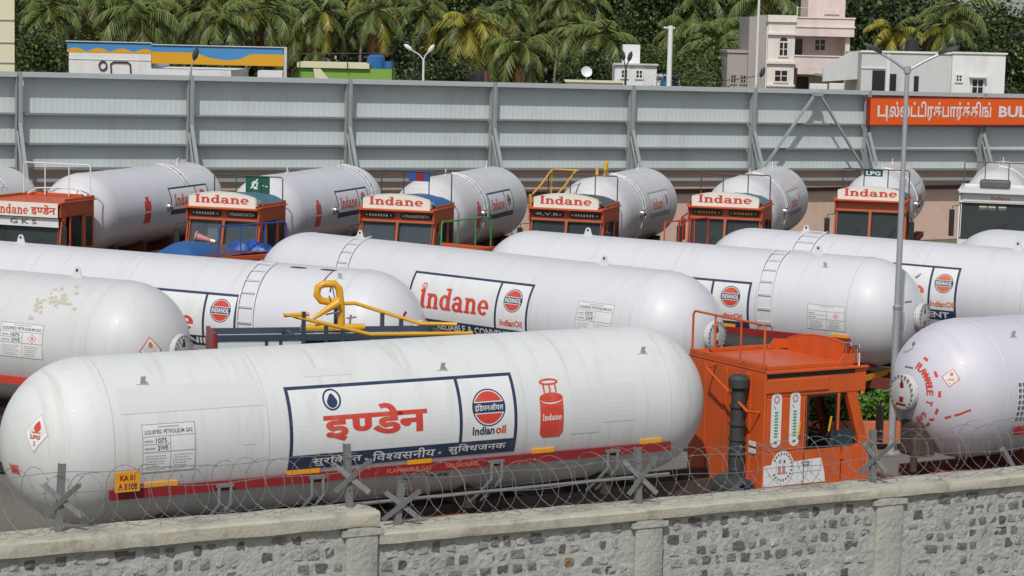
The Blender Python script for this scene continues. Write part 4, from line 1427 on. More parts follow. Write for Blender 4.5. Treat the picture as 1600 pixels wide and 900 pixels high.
mb = MB(); mb.tube([(bx_ + .5, .1, 2.9), (bx_ + .52, .1, 3.08)], .02, 6); mb.tube([(bx_ + .44, .1, 3.02), (bx_ + .62, .1, 3.04)], .018, 6)
mb.tube([(bx_ + .05, .0, 3.10), (bx_ + .3, .0, 3.16)], .015, 6); mb.tube([(bx_ + .14, .0, 3.35), (bx_ + .1, .0, 3.44)], .015, 6)
mb.build('valve_handle', 'steel', gs)
mb = MB(); mb.box(-.03, -.5, 2.45, .03, .5, 2.86); mb.build('end_plate', 'maroon', gs)

# --- ground, roads
mb = MB()
n = 60
S = 900
vs = []; fs = []
xs = [-S, -300, -150, -90, -60, -45, -30, -15, 0, 15, 30, 45, 60, 90, 150, 300, S]
ysn = [-60, -10, 10, 30, 50, 70, 90, 110, 140, 180, 240, 320, 450, 650, 900, 1500, 4000]
for yv in ysn:
    for xv in xs: vs.append((xv * (1 if yv < 1000 else 4), yv, -.02))
for i in range(len(ysn) - 1):
    for j in range(len(xs) - 1):
        k = i * len(xs) + j; fs.append((k, k + 1, k + len(xs) + 1, k + len(xs)))
mb.mesh(vs, fs)
tag(mb.build('ground', 'soil'), kind='structure')
WD = Vector((.887, .461, 0)); WN = Vector((-.461, .887, 0)); W0 = Vector((-1.29, 22.72, 0))
FP = Vector((-16.7, 75, 0)); FD = Vector((36.2, 19.6, 0)).normalized(); FN = Vector((FD.y, -FD.x, 0))   # fence line, FN towards the viewer
mb = MB()
c4 = [W0 + WD * -40 + WN * .6, W0 + WD * 45 + WN * .6, FP + FD * 75 + FN * .2, FP + FD * -45 + FN * .2]
mb.face([(p.x, p.y, .0) for p in c4])
tag(mb.build('yard_pavement', 'asphalt'), kind='structure')
# hills far behind
mb = MB()
rn = random.Random(12)
vs = []; fs = []
nx, ny = 60, 10
for j in range(ny + 1):
    for i in range(nx + 1):
        x = -700 + 1400 * i / nx; y = 900 + 90 * j
        e = math.exp(-((x - 210) / 90) ** 2) * 26 + math.exp(-((x - 55) / 45) ** 2) * 18 + math.exp(-((x + 260) / 200) ** 2) * 14
        h = e * math.sin(PI * j / ny) * (1 + .25 * math.sin(i * 1.7 + j) + .2 * rn.uniform(-1, 1))
        vs.append((x, y, max(-.5, h)))
for j in range(ny):
    for i in range(nx):
        k = j * (nx + 1) + i; fs.append((k, k + 1, k + nx + 2, k + nx + 1))
mb.mesh(vs, fs)
tag(mb.build('hills', 'rock', None, True, angle=180), kind='structure')

# --- front stone wall
def W(a, b, z): return W0 + WD * a + WN * b + Vector((0, 0, z))


def wbox(mb, a0, b0, z0, a1, b1, z1):
    mb.hexa([W(a0, b0, z0), W(a1, b0, z0), W(a1, b1, z0), W(a0, b1, z0), W(a0, b0, z1), W(a1, b0, z1), W(a1, b1, z1), W(a0, b1, z1)])


def rough_slab(a0, a1, b0, b1, z0, z1, rnd, amp=.006, step=.2):
    "coping with slightly uneven edges"
    mb = MB()
    n = int((a1 - a0) / step)
    prof = [(b0, z0), (b0 - .004, z0 + .03), (b0 - .002, z1 - .025), (b0 + .02, z1), (b0 + (b1 - b0) * .33, z1 + .006), (b0 + (b1 - b0) * .66, z1 + .004), (b1 - .02, z1), (b1, z1 - .02), (b1, z0)]
    vs = []
    for i in range(n + 1):
        a = a0 + (a1 - a0) * i / n
        for (b, z) in prof: vs.append(W(a + rnd.uniform(-.01, .01) * (0 < i < n), b + rnd.uniform(-amp, amp), z + rnd.uniform(-amp, amp) * .8))
    m = len(prof); fs = []
    for i in range(n):
        for k in range(m):
            k2 = (k + 1) % m
            fs.append((i * m + k, (i + 1) * m + k, (i + 1) * m + k2, i * m + k2))
    fs.append(tuple(range(m))); fs.append(tuple(n * m + k for k in reversed(range(m))))
    mb.mesh(vs, fs)
    return mb


def stone_wall(a0, a1, zc, th, pillars, label, seed):
    rnd = random.Random(seed)
    root = empty('stone_wall', W(a0, 0, 0), math.atan2(WD.y, WD.x), label, 'wall')
    inv = Matrix.Rotation(-math.atan2(WD.y, WD.x), 4, 'Z') @ Matrix.Translation(-W(a0, 0, 0))

    def fin(mb, name, m, smooth=False, angle=40):
        mb.v = [tuple(inv @ Vector(v)) for v in mb.v]
        return mb.build(name, m, root, smooth, angle=angle)
    fin(rough_slab(a0, a1, 0, .51, zc - th, zc, rnd), 'coping', 'concrete', True, 35)
    mb = MB()
    zt = zc - th
    # mortar face: displaced grid
    nx = int((a1 - a0) / .07); nz = 30
    vs = []; fs = []
    zb = zt - 2.0
    for i in range(nx + 1):
        for k in range(nz + 1):
            vs.append(W(a0 + (a1 - a0) * i / nx, .07 + rnd.uniform(-.011, .011), zb + (zt - zb) * k / nz - .001))
    for i in range(nx):
        for k in range(nz):
            q = i * (nz + 1) + k; fs.append((q, q + nz + 1, q + nz + 2, q + 1))
    mb.mesh(vs, fs)
    wbox(mb, a0, .09, 0, a1, .44, zt - .002)
    wbox(mb, a0, .06, 0, a1, .089, zb + .02)
    mw = fin(mb, 'wall_core', 'mortar', True, 60)
    mb = MB()
    z = zt - .035
    while z > zb + .1:
        h = rnd.uniform(.115, .14)
        a = a0 + .02 + rnd.uniform(0, .1)
        while a < a1 - .15:
            w_ = rnd.uniform(.10, .17) if rnd.random() < .85 else rnd.uniform(.17, .26)
            if not any(p0 - .03 < a + w_ and a < p1 + .03 for p0, p1 in pillars):
                if rnd.random() < .90:
                    mb.m = 1 if rnd.random() < .035 else 0
                    cx, cz = a + w_ / 2, z - h / 2 + rnd.uniform(-.008, .008)
                    nn = rnd.choice((7, 8, 9, 10)); ph = rnd.uniform(0, 1)
                    pts = []
                    for j in range(nn):
                        t = 2 * PI * (j + ph + rnd.uniform(-.25, .25)) / nn
                        cx2 = abs(math.cos(t)) ** .30 * (1 if math.cos(t) > 0 else -1); cz2 = abs(math.sin(t)) ** .30 * (1 if math.sin(t) > 0 else -1)
                        pts.append((cx + w_ * .47 * cx2 * rnd.uniform(.78, 1.05), cz + h * .46 * cz2 * rnd.uniform(.74, 1.05)))
                    d = rnd.uniform(.058, .070)
                    ta, tz = rnd.uniform(-.10, .10), rnd.uniform(-.12, .12)
                    f1 = [W(x, .10, zz) for x, zz in pts]
                    f2 = [W(cx + (x - cx) * .93, d + (x - cx) * ta + (zz - cz) * tz + rnd.uniform(-.006, .006), cz + (zz - cz) * .90) for x, zz in pts]
                    cc = W(cx + rnd.uniform(-.02, .02), d - rnd.uniform(-.004, .010), cz)
                    k = len(pts)
                    mb.mesh(f1 + f2 + [cc], [(i, (i + 1) % k, (i + 1) % k + k, i + k) for i in range(k)] + [(i + k, (i + 1) % k + k, 2 * k) for i in range(k)])
            a += w_ + rnd.uniform(.012, .05)
        z -= h + rnd.uniform(.015, .035)
    o = fin(mb, 'rubble_facing', ['stone', 'stonetan'])
    for (p0, p1) in pillars:
        mb = MB()
        n = 14
        vs = []; fs = []
        pf = [(p0, .085), (p0, .015), (p0 + .02, .005), (p1 - .02, .005), (p1, .015), (p1, .085)]
        for i in range(n + 1):
            zz = zt - .004 - (zt - .8) * i / n
            for (aa, bb) in pf: vs.append(W(aa + rnd.uniform(-.008, .008), bb + rnd.uniform(-.006, .006), zz))
        m = len(pf)
        for i in range(n):
            for k in range(m - 1):
                q = i * m + k; fs.append((q, q + 1, q + m + 1, q + m))
        mb.mesh(vs, fs)
        wbox(mb, p0 - .05, -.008, zt - .09, p1 + .05, .07, zt - .03)
        fin(mb, 'pillar', 'pillar', True, 50)
    return root


stone_wall(-7.5, -.02, 3.43, .15, [(-3.75 - 3.3, -3.4 - 3.3), (-.38, -.03)], 'higher left section of the rubble stone wall with a thick concrete coping', 3)
stone_wall(-.015, 11.5, 3.20, .12, [(3.07, 3.42), (6.33, 6.70), (9.6, 9.95)], 'lower right section of the rubble stone wall with three plastered pillars', 5)

# --- angle iron posts with crossed arms, wires
POSTS = [(-3.33, 3.43, .70, 'galvanised angle post with crossed arms on the wall at the far left'),
         (-.24, 3.43, .70, 'galvanised angle post on the end of the higher wall section'),
         (.30, 3.20, .50, 'galvanised angle post leaning just past the step in the wall'),
         (3.25, 3.20, .66, 'galvanised angle post in front of the rear of the orange cab'),
         (6.45, 3.20, .66, 'galvanised angle post in front of the cab door, at the right')]
for i, (a, z, h, lab) in enumerate(POSTS):
    P = W(a, .26, z - .02)
    rz = math.atan2(WD.y, WD.x)
    e = empty('fence_post', P, rz, lab, 'fence post', 'wire posts on the stone wall')
    rn = random.Random(i)
    mb = MB()
    lx = rn.uniform(-.06, .06)
    mb.beam((0, 0, 0), (lx, 0, h), .065, .008, (0, 1, 0)); mb.beam((-.028, .032, 0), (-.028 + lx, .032, h), .008, .056, (0, 1, 0))
    mb.build('upright', 'steel', e)
    zc = h * .50
    for sg in (-1, 1):
        mb = MB()
        d = Vector((sg * rn.uniform(.5, .95), -.5 * sg * rn.uniform(.3, 1), .75)).normalized()
        o1 = Vector((lx / 2, -.035 * 1 - .012 * sg, zc))
        ln1 = .26 * rn.uniform(.8, 1.15); ln2 = .27 * rn.uniform(.8, 1.1)
        mb.beam(o1 - d * ln2, o1 + d * ln1, .055, .008, (0, 1, 0)); mb.beam(o1 - d * ln2 + Vector((.02 * sg, .024, 0)), o1 + d * ln1 + Vector((.02 * sg, .024, 0)), .008, .045, (0, 1, 0))
        mb.build('arm', 'steel', e)
    mb = MB(); mb.tube([(.0, -.03, .02), (.1, -.06, .03), (.24, -.1, .01)], .012, 5); mb.build('tie_wire', 'steel', e)


def coil(a0, a1, zc, lab, seed):
    rnd = random.Random(seed)
    pts = []
    pitch = .215; r = .30
    t = 0; a = a0
    ph = 0
    nseg = 26
    turns = int((a1 - a0) / pitch)
    jr = [rnd.uniform(.82, 1.12) for _ in range(turns + 2)]; jz = [rnd.uniform(-.04, .04) for _ in range(turns + 2)]; ja = [rnd.uniform(-.06, .06) for _ in range(turns + 2)]
    mb = MB()
    for k in range(turns * nseg):
        u = k / nseg; i = int(u); fr = u - i
        rr = r * (jr[i] * (1 - fr) + jr[i + 1] * fr)
        th = 2 * PI * fr
        aa = a0 + pitch * u + (ja[i] * (1 - fr) + ja[i + 1] * fr) + (-.16 + .05 * jz[i] / .04) * math.sin(th)
        pts.append(W(aa, .26 + rr * .9 * math.sin(th), zc + .31 + (jz[i] * (1 - fr) + jz[i + 1] * fr) + rr * math.cos(th)))
    mb.tube(pts, .0030, 4)
    for k in range(0, len(pts) - 1, 3):
        d = (pts[k + 1] - pts[k]).normalized()
        u = d.cross(Vector((rnd.uniform(-1, 1), rnd.uniform(-1, 1), rnd.uniform(-1, 1)))).normalized()
        mb.beam(pts[k] - u * .016, pts[k] + u * .016, .008, .003)
    return thing(mb, 'razor_wire_coil', 'steel', lab, 'razor wire')


coil(-7.4, -.30, 3.43, 'loose razor wire coil along the higher left section of wall', 1)
coil(.02, 11.3, 3.20, 'loose razor wire coil along the lower right section of wall', 2)
for (a0, a1, z, hs, lab) in ((-7.4, -.2, 3.43, (.60, .40), 'upper'), (.25, 11.3, 3.20, (.52, .30), 'right')):
    for j, h in enumerate(hs):
        mb = MB()
        pts = []
        n = 60
        for k in range(n + 1):
            a = a0 + (a1 - a0) * k / n
            pts.append(W(a, .22 + .05 * j, z + h + .012 * math.sin(a * 5 + j) - .03 * abs(math.sin(a * .97))))
        mb.tube(pts, .0035, 4)
        thing(mb, 'wire_strand', 'steel', '%s straight wire strung through the razor coil on the %s wall section' % (('topmost', 'lower')[j], 'higher left' if lab == 'upper' else 'lower right'), 'wire')

# grey box behind the step of the wall
mb = MB()
p = W(.42, 1.5, 0)
mb.box(p.x - .28, p.y - .25, 1.2, p.x + .30, p.y + .3, 2.62, .015)
mb.box(p.x - .2, p.y - .1, 0, p.x - .1, p.y + .1, 1.2); mb.box(p.x + .1, p.y - .1, 0, p.x + .2, p.y + .1, 1.2)
thing(mb, 'switch_box', 'box', 'plain pale grey metal box standing just behind the step in the stone wall', 'cabinet')

# --- big grey sheet metal fence
POSA = [-6.05, 0.0, 6.02, 12.0, 17.86, 23.86, 29.48, 35.1, 41.1, 47.1, 53.1]


def fz(a, t):
    "height on the fence at distance a; t 0 bottom .. 1 top"
    b = 3.42 - .0100 * a; h = 6.62 - .0106 * a
    return b + (h - b) * t


def F3(a, off, z): return FP + FD * a + FN * off + Vector((0, 0, z))


fr = empty('sheet_metal_fence', FP, math.atan2(FD.y, FD.x), 'tall grey corrugated sheet fence on steel posts running behind the back row', 'fence')
finv = Matrix.Rotation(-math.atan2(FD.y, FD.x), 4, 'Z') @ Matrix.Translation(-FP)


def fin(mb, name, m, parent=fr, smooth=False):
    mb.v = [tuple(finv @ Vector(v)) for v in mb.v]
    return mb.build(name, m, parent, smooth)


def fbeam(mb, a0, z0, o0, a1, z1, o1, wa, wo):
    mb.beam(F3(a0, o0, z0), F3(a1, o1, z1), wo, wa, FN)


for i in range(len(POSA) - 1):
    a0, a1 = POSA[i] + .0, POSA[i + 1] + .0
    mb = MB()
    per = .20
    n = int((a1 - a0) / per)
    row = []
    for k in range(n):
        for (u, d) in ((0, 0), (.62, 0), (.68, .005), (.90, .005)):
            row.append((a0 + (k + u) * (a1 - a0) / n, d))
    row.append((a1, 0))
    vs = []; fs = []
    for (a, d) in row:
        vs.append(F3(a, -.02 + d, fz(a, .0) + .02)); vs.append(F3(a, -.02 + d, fz(a, 1) - .01))
    for k in range(len(row) - 1): fs.append((2 * k, 2 * k + 2, 2 * k + 3, 2 * k + 1))
    mb.mesh(vs, fs)
    fin(mb, 'corrugated_sheet', 'sheet')
    for t, pr, h, nm, mt in ((1.0, .42, .15, 'cap_rail', 'capsteel'), (.575, .28, .07, 'purlin', 'purlinshade'), (.26, .28, .07, 'purlin', 'purlinshade'), (0.0, .24, .06, 'purlin', 'purlinshade')):
        mb = MB()
        # channel: lip, flange
        A0, A1 = a0 + .09, a1 - .09
        def bar(o0, o1, zlo, zhi):
            pts = []
            for zz in (zlo, zhi):
                for (a, o) in ((A0, o0), (A1, o0), (A1, o1), (A0, o1)): pts.append(F3(a, o, fz(a, t) + zz))
            mb.hexa(pts)
        bar(.02, pr, -.008, .008)
        bar(pr + .001, pr + .014, -h if nm == 'cap_rail' else -.05, .012 if nm == 'purlin' else .01)
        if nm == 'cap_rail': bar(-.06, .018, .0, .012)
        fin(mb, nm, mt)
    mb = MB(); bz = -.42
    pts = []
    for zz in (bz - .06, bz + .06):
        for (a, o) in ((a0 + .1, .0), (a1 - .1, .0), (a1 - .1, .08), (a0 + .1, .08)): pts.append(F3(a, o, fz(a, 0) + zz))
    mb.hexa(pts)
    fin(mb, 'lower_rail', 'fencesteel')
for a in POSA:
    mb = MB()
    H = fz(a, 1) + .02
    for (oa, oo, wa, wo) in ((-.10, .3, .014, .22), (.10, .3, .014, .22), (0, .3, .184, .012)):
        q = []
        for z in (0, H):
            for (sa, so_) in ((-1, -1), (1, -1), (1, 1), (-1, 1)): q.append(F3(a + oa + sa * wa / 2, oo + so_ * wo / 2, z))
        mb.hexa(q)
    fin(mb, 'post', 'fencesteel')
    mb = MB()
    zt = fz(a, .47)
    fbeam(mb, a, zt, .44, a, .05, 2.6, .07, .12)
    mb.beam(F3(a - .10, .44, zt - .25), F3(a - .10, 2.35, .1), .05, .05)
    fin(mb, 'strut', 'fencesteel')
mb = MB()
az = 32.4
fbeam(mb, az - .05, fz(az, .96), .50, 29.75, fz(29.7, -.05), .50, .12, .07)
fin(mb, 'diagonal_brace', 'fencesteel')
mb = MB()
fbeam(mb, az + .05, fz(az, .96), .57, 34.95, fz(35, -.05), .57, .12, .07)
fin(mb, 'diagonal_brace', 'fencesteel')
mb = MB(); fbeam(mb, az - .2, fz(az, .95), .535, az + .2, fz(az, .95), .535, .22, .16); fin(mb, 'gusset_plate', 'fencesteel')

# salmon compound wall behind the fence
mb = MB()
q = []
for z in (0, 3.05):
    for (a, o) in ((-20, -.75), (62, -.75), (62, -.52), (-20, -.52)): q.append(F3(a, o, z + (.5 - .012 * max(a, -5) if z else 0)))
mb.hexa(q)
thing(mb, 'compound_wall', 'salmon', 'long salmon plastered wall showing below the grey sheet fence', 'wall')
# dark openings along it stay as shadow; brown strip stands in for the lower rail's shadow line
mb = MB()
for a0, a1 in ((-14, 18), (18.2, 55)):
    q = []
    for z in (2.15, 2.30):
        for (a, o) in ((a0, -.50), (a1, -.50), (a1, -.40), (a0, -.40)): q.append(F3(a, o, z))
    mb.hexa(q)
thing(mb, 'rail_shadow_strip', 'chassis', 'thin brown strip painting the lower fence rail shadow along the salmon wall', 'rail')

# --- orange sign on the fence
sa, sz0, sz1 = 35.02, fz(38, .585), fz(38, .925)
sg_ = empty('parking_sign', F3(sa, .50, sz0), math.atan2(FD.y, FD.x), 'long orange sign with white Tamil lettering hung on the grey fence', 'sign')
sw = 17.5; sh = sz1 - sz0
mb = MB(); mb.box(0, -.06, 0, sw, .06, sh); o = mb.build('sign_panel', 'signorange', sg_)
mb = MB()
mb.box(-.09, -.08, -.03, -.002, .08, sh + .03); mb.box(-.002, -.075, -.05, sw, .07, -.002); mb.box(-.002, -.075, sh + .002, sw, .07, sh + .03)
mb.build('sign_frame', 'maroon', o)
mb = MB()
TAM = 'ப' + 'ல்லட்டிரக்பார்க்கிங்'
f = lambda x, y, l: (x, -.064 - l * .0015, y)
g = glyphs('ப', .02); b_ = bounds(g)
x1 = .38; hh = .42 * sh
by = .30 * sh
k = (.48 * sh) / (b_[3] - b_[1]) * .9
pw = (b_[2] - b_[0]) * k
wrap(mb, [(fit_art(g, x1, by, x1 + pw, by + .42 * sh), 0), (rect(x1 + pw - .05, by - .17 * sh, x1 + pw, by, 1), 0), (rect(x1 + pw, by - .02, x1 + pw + .1, by + .02, 1), 0)], f)
rest = glyphs('ல்லட்டிரக்பார்க்கிங்', .02)
bb = bounds(rest); kk = .42 * sh / .56
lo = by + bb[1] * kk * .9; hi = by + bb[3] * kk * .9
wrap(mb, [(fit_art(rest, x1 + pw + .10, lo, 6.30, hi), 0)], f)
wrap(mb, [(fit_art(glyphs('BULLET TRUCK PARKING', .03), 6.72, by - .02, 16.6, by + .42 * sh), 0)], f)
mb.build('sign_lettering', 'decal', o, recalc=False)

# --- street lamp in the yard
lp = Vector((7.80, 45.0, 0))
e = empty('street_lamp', lp, 0, 'tall grey twin arm street lamp standing between the tankers at the right', 'street lamp')
mb = MB(); mb.tube([(0, 0, 0), (0, 0, 3.0), (0, 0, 3.01), (0, 0, 5.6), (0, 0, 5.61), (0, 0, 7.80)], [.075, .073, .062, .060, .050, .046], 12)
mb.lathe([(.073, 2.95), (.085, 2.97), (.085, 3.03), (.06, 3.05)], 14); mb.lathe([(.045, 7.7), (.075, 7.72), (.075, 7.84), (0, 7.87)], 14); mb.lathe([(.2, 0), (.2, .03), (.09, .04)], 12)
mb.build('pole', 'lampsteel', e, smooth=True)
for sg in (-1, 1):
    dx = -.58 if sg < 0 else .66
    mb = MB(); mb.tube([(0, 0, 7.76), (dx * .5, 0, 7.96), (dx, 0, 8.12)], [.032, .03, .028], 8)
    arm = mb.build('arm', 'lampsteel', e, smooth=True)
    mb = MB()
    d = Vector((dx, -.15, .26)).normalized(); o1 = Vector((dx * .94, 0, 8.12))
    sd = Vector((0, 1, 0)); up = d.cross(sd).normalized()
    if up.z < 0: up = -up
    prof = [(-.02, .05, .03), (.08, .10, .06), (.22, .125, .065), (.36, .09, .045), (.42, .03, .02)]
    vs = []; fs = []
    for (x, hw, hz) in prof:
        for (cy, cz) in ((-1, -.4), (-.8, .6), (0, 1), (.8, .6), (1, -.4), (0, -.6)): vs.append(o1 + d * x + sd * (hw * cy) + up * (hz * cz))
    for i in range(len(prof) - 1):
        for k in range(6):
            k2 = (k + 1) % 6; fs.append((i * 6 + k, i * 6 + k2, i * 6 + 6 + k2, i * 6 + 6 + k))
    fs += [tuple(range(6)), tuple(24 + k for k in reversed(range(6)))]
    mb.mesh(vs, fs)
    mb.build('lamp_head', 'snork', arm, smooth=True)

# hedge and orange kerb between the cab and the right tanker
def leaves(mb, pts, size, rnd, updir=.3):
    for p in pts:
        d = Vector((rnd.gauss(0, 1), rnd.gauss(0, 1), rnd.gauss(0, 1) + updir)).normalized()
        u = d.cross(Vector((rnd.gauss(0, 1), rnd.gauss(0, 1), rnd.gauss(0, 1)))).normalized()
        v = d.cross(u)
        s_ = size * rnd.uniform(.6, 1.3)
        mb.face([p - u * s_ * .5, p + v * s_ * .32, p + u * s_ * .5, p - v * s_ * .32])


rn = random.Random(9)
mb = MB()
pts = []
for k in range(5200):
    x = rn.uniform(5.2, 8.0); yy = 45.9 + .15 * (x - 6) + rn.uniform(-.4, .4); z = .30 + .72 * rn.random() ** .6 + .05 * math.sin(x * 5)
    pts.append(Vector((x, yy, z)))
leaves(mb, pts, .13, rn)
thing(mb, 'hedge', 'hedge', 'clipped bright green hedge seen between the orange cab and the right tanker', 'hedge')
mb = MB()
mb.beam((4.9, 45.0, .36), (8.2, 45.5, .36), .3, .42)
mb.beam((5.2, 44.2, .10), (7.4, 44.6, .10), .3, .20)
thing(mb, 'kerb_block', 'kerb', 'orange painted kerb in front of the green hedge', 'kerb')

# rope hanging over the tank down to the gooseneck
mb = MB(); a_ = at(520, 421, 45.2); b_ = at(516, 456, 41.0)
mb.tube([a_, a_.lerp(b_, .5) - Vector((0, 0, .06)), b_], .016, 6)
thing(mb, 'rope', 'black', 'dark rope stretched from the tank top down to the yellow gooseneck pipe', 'rope')
# ---------------------------------------------------------------- houses beyond the fence
def bx(mb, a, b): mb.box(a[0], a[1], a[2], b[0], b[1], b[2])


def part(parent, name, m, boxes, sub=None):
    mb = MB()
    for b in boxes: mb.box(*b)
    lx, ly = parent.location.x, parent.location.y
    return mb.build(name, m, sub or parent)


def window(parent, x0, x1, y, z0, z1, frame='housecream', arch=False, sub=None):
    fr_ = part(parent, 'window', frame, [(x0 - .10, y - .09, z0 - .10, x1 + .10, y - .03, z0 - .0), (x0 - .10, y - .09, z1, x1 + .10, y - .03, z1 + .10), (x0 - .1, y - .085, z0, x0, y - .03, z1), (x1, y - .085, z0, x1 + .1, y - .03, z1)])
    mb = MB(); mb.box(x0, y - .05, z0, x1, y - .02, z1)
    if arch:
        mb.prism([(x0 + (x1 - x0) / 2 + (x1 - x0) / 2 * math.cos(R(180 * k / 10)), z1 + .1 + (x1 - x0) / 2 * math.sin(R(180 * k / 10))) for k in range(11)], (0, y - .02, 0), (1, 0, 0), (0, 0, 1), .075)
    mb.build('pane', 'opening', fr_)
    xm = (x0 + x1) / 2
    part(parent, 'mullion', frame, [(xm - .03, y - .07, z0, xm + .03, y - .051, z1), (x0, y - .068, (z0 + z1) / 2 - .02, x1, y - .052, (z0 + z1) / 2 + .02)], fr_)
    return fr_


h = empty('house', (0, 0, 0), 0, 'three storey pale pink house with balconies and an arched window, tallest above the fence', 'house')
part(h, 'wall', 'housegrey', [(15.4, 150.25, 0, 16.55, 157, 9.62)])
part(h, 'annex', 'housegrey', [(14.05, 150.6, 0, 15.395, 156, 7.2), (14.0, 150.5, 7.2, 15.395, 156, 7.38)])
part(h, 'wall', 'housecream', [(16.556, 149.2, 0, 18.35, 156.8, 9.3)])
for b6 in ((16.5, 149.05, 9.3, 18.42, 157, 9.75), (16.5, 149.0, 8.45, 18.42, 149.195, 8.58), (16.5, 149.0, 6.55, 18.42, 149.195, 6.72), (16.5, 149.08, 5.05, 18.42, 149.195, 5.2)): part(h, 'cornice', 'housecream', [b6])
part(h, 'wall', 'housepink', [(18.356, 151.2, 0, 22.1, 156.5, 9.1), (21.75, 149.6, 0, 22.05, 151.195, 9.1)])
part(h, 'balcony', 'housepink', [(18.36, 149.3, 6.3, 22.2, 149.45, 7.08), (18.36, 149.46, 6.3, 22.2, 151.19, 6.42), (18.6, 149.26, 5.9, 21.9, 149.42, 6.29)])
part(h, 'parapet', 'housepink', [(18.36, 149.2, 8.42, 22.25, 149.4, 9.6), (18.36, 149.41, 8.42, 22.25, 151.19, 8.55)])
part(h, 'parapet_coping', 'housecream', [(18.36, 149.12, 9.0, 22.3, 149.195, 9.1), (18.36, 149.12, 9.6, 22.3, 149.45, 9.68), (18.36, 149.22, 7.08, 22.25, 149.5, 7.16)])
part(h, 'stair_tower', 'housepink', [(19.5, 152, 9.1, 22.0, 156, 11.6), (20.6, 151.9, 9.9, 21.6, 151.99, 10.2)])
window(h, 17.35, 17.85, 149.2, 7.1, 7.95, arch=True)
window(h, 17.1, 17.9, 149.2, 5.4, 6.1)
window(h, 19.95, 20.6, 151.2, 7.5, 8.2, 'housepink')
part(h, 'door', 'opening', [(18.5, 151.15, 6.43, 19.1, 151.19, 8.2)])
part(h, 'door', 'opening', [(18.8, 151.15, 4.2, 19.6, 151.19, 5.7)])
for x0 in (14.35, 15.0): window(h, x0, x0 + .28, 150.6, 5.2, 5.7, 'housegrey')
part(h, 'water_pipe', 'housewhite', [(16.45, 149.06, 4, 16.51, 149.12, 9)])

h = empty('house', (0, 0, 0), 0, 'low flat roofed grey and white house right of the pink house', 'house')
part(h, 'wall', 'housepale', [(21.4, 140, 0, 27.0, 147, 7.5)])
part(h, 'wall', 'housewhite', [(27.006, 139.8, 0, 30.3, 147, 7.55)])
part(h, 'parapet', 'housewhite', [(21.3, 139.9, 7.5, 27.0, 140.05, 7.62), (26.95, 139.7, 7.55, 30.4, 139.85, 7.66)])
mb = MB(); mb.prism([(19.2, 5.6), (21.38, 5.8), (21.38, 7.5), (20.9, 7.5), (19.2, 6.5)], (0, 141.5, 0), (1, 0, 0), (0, 0, 1), .2); mb.box(19.3, 141.6, 5.9, 21.38, 146, 6.05)
mb.build('porch', 'housepale', h)
for x0, z0, x1, z1 in ((22.1, 5.0, 22.9, 6.4), (24.7, 5.0, 25.0, 6.1), (23.2, 4.9, 23.6, 6.2)): part(h, 'doorway', 'opening', [(x0, 139.96, z0, x1, 139.998, z1)])
part(h, 'wall_band', 'housewhite', [(22.95, 139.9, 4, 23.15, 139.995, 7.4), (21.4, 139.93, 6.5, 22.9, 139.994, 6.58)])
window(h, 27.3, 27.6, 139.8, 5.85, 6.2, 'housewhite')
window(h, 28.3, 28.95, 139.8, 5.1, 5.95, 'housewhite')
part(h, 'sunshade', 'housepale', [(28.1, 139.4, 6.06, 29.15, 139.795, 6.14)])
mb = MB()
mb.lathe([(.0, 0), (.5, 0), (.52, .1), (.52, .8), (.4, .95), (.1, 1.0)], 20, (32.3, 139, 5.0))
mb.tube([(32.3, 139, 0), (32.3, 139, 5.0)], .2, 8)
thing(mb, 'water_tank', 'bluetank', 'blue water tank on a post at the right end behind the fence', 'water tank', smooth=True)

h = empty('house', (0, 0, 0), 0, 'tall cream building whose edge fills the upper left corner', 'building')
mb = MB(); mb.hexa([(-32, 90, 0), (-20.1, 90, 0), (-22.9, 101, 0), (-32, 101, 0), (-32, 90, 16), (-20.1, 90, 16), (-22.9, 101, 16), (-32, 101, 16)]); mb.build('wall', 'creamwall', h)
for z in (6.6, 7.4, 8.3): part(h, 'groove_band', 'housegrey', [(-30, 89.96, z, -20.1, 89.99, z + .04)])

# shop with blue and yellow fascia
h = empty('shop', (0, 0, 0), 0, 'long white shop under a blue and amber wavy fascia at the left above the fence', 'shop')
part(h, 'wall', 'housewhite', [(-22.9, 114.96, 0, -18.7, 121, 6.73)])
part(h, 'wall', 'housewhite', [(-18.694, 114.9, 0, -14.6, 121, 6.0)])
part(h, 'wall_band', 'housepale', [(-22.9, 114.93, 6.38, -18.7, 114.955, 6.40)])
fa = part(h, 'fascia', 'canblue', [(-23.0, 114.98, 6.74, -18.66, 117, 7.28), (-18.655, 114.8, 6.26, -11.95, 115.6, 7.20)])
mb = MB()
n = 40
# scalloped yellow band
pts = [(-22.99 + 4.3 * k / n, 6.78 + .20 * abs(math.sin(PI * k / n * 3.6 + .5))) for k in range(n + 1)]
for k in range(n): mb.face([(pts[k][0], 114.97, 6.745), (pts[k + 1][0], 114.97, 6.745), (pts[k + 1][0], 114.97, pts[k + 1][1]), (pts[k][0], 114.97, pts[k][1])])


def wave(u):
    x = u * 6.7
    return 6.86 if x < 1.9 else (6.86 - .30 * (1 - math.cos(min(1, (x - 1.9) / 1.5) * PI)) / 2 if x < 3.4 else (6.56 - .05 * math.sin((x - 3.4) / .9 * PI) if x < 4.3 else 6.56 + .30 * (1 - math.cos(min(1, (x - 4.3) / .9) * PI)) / 2))


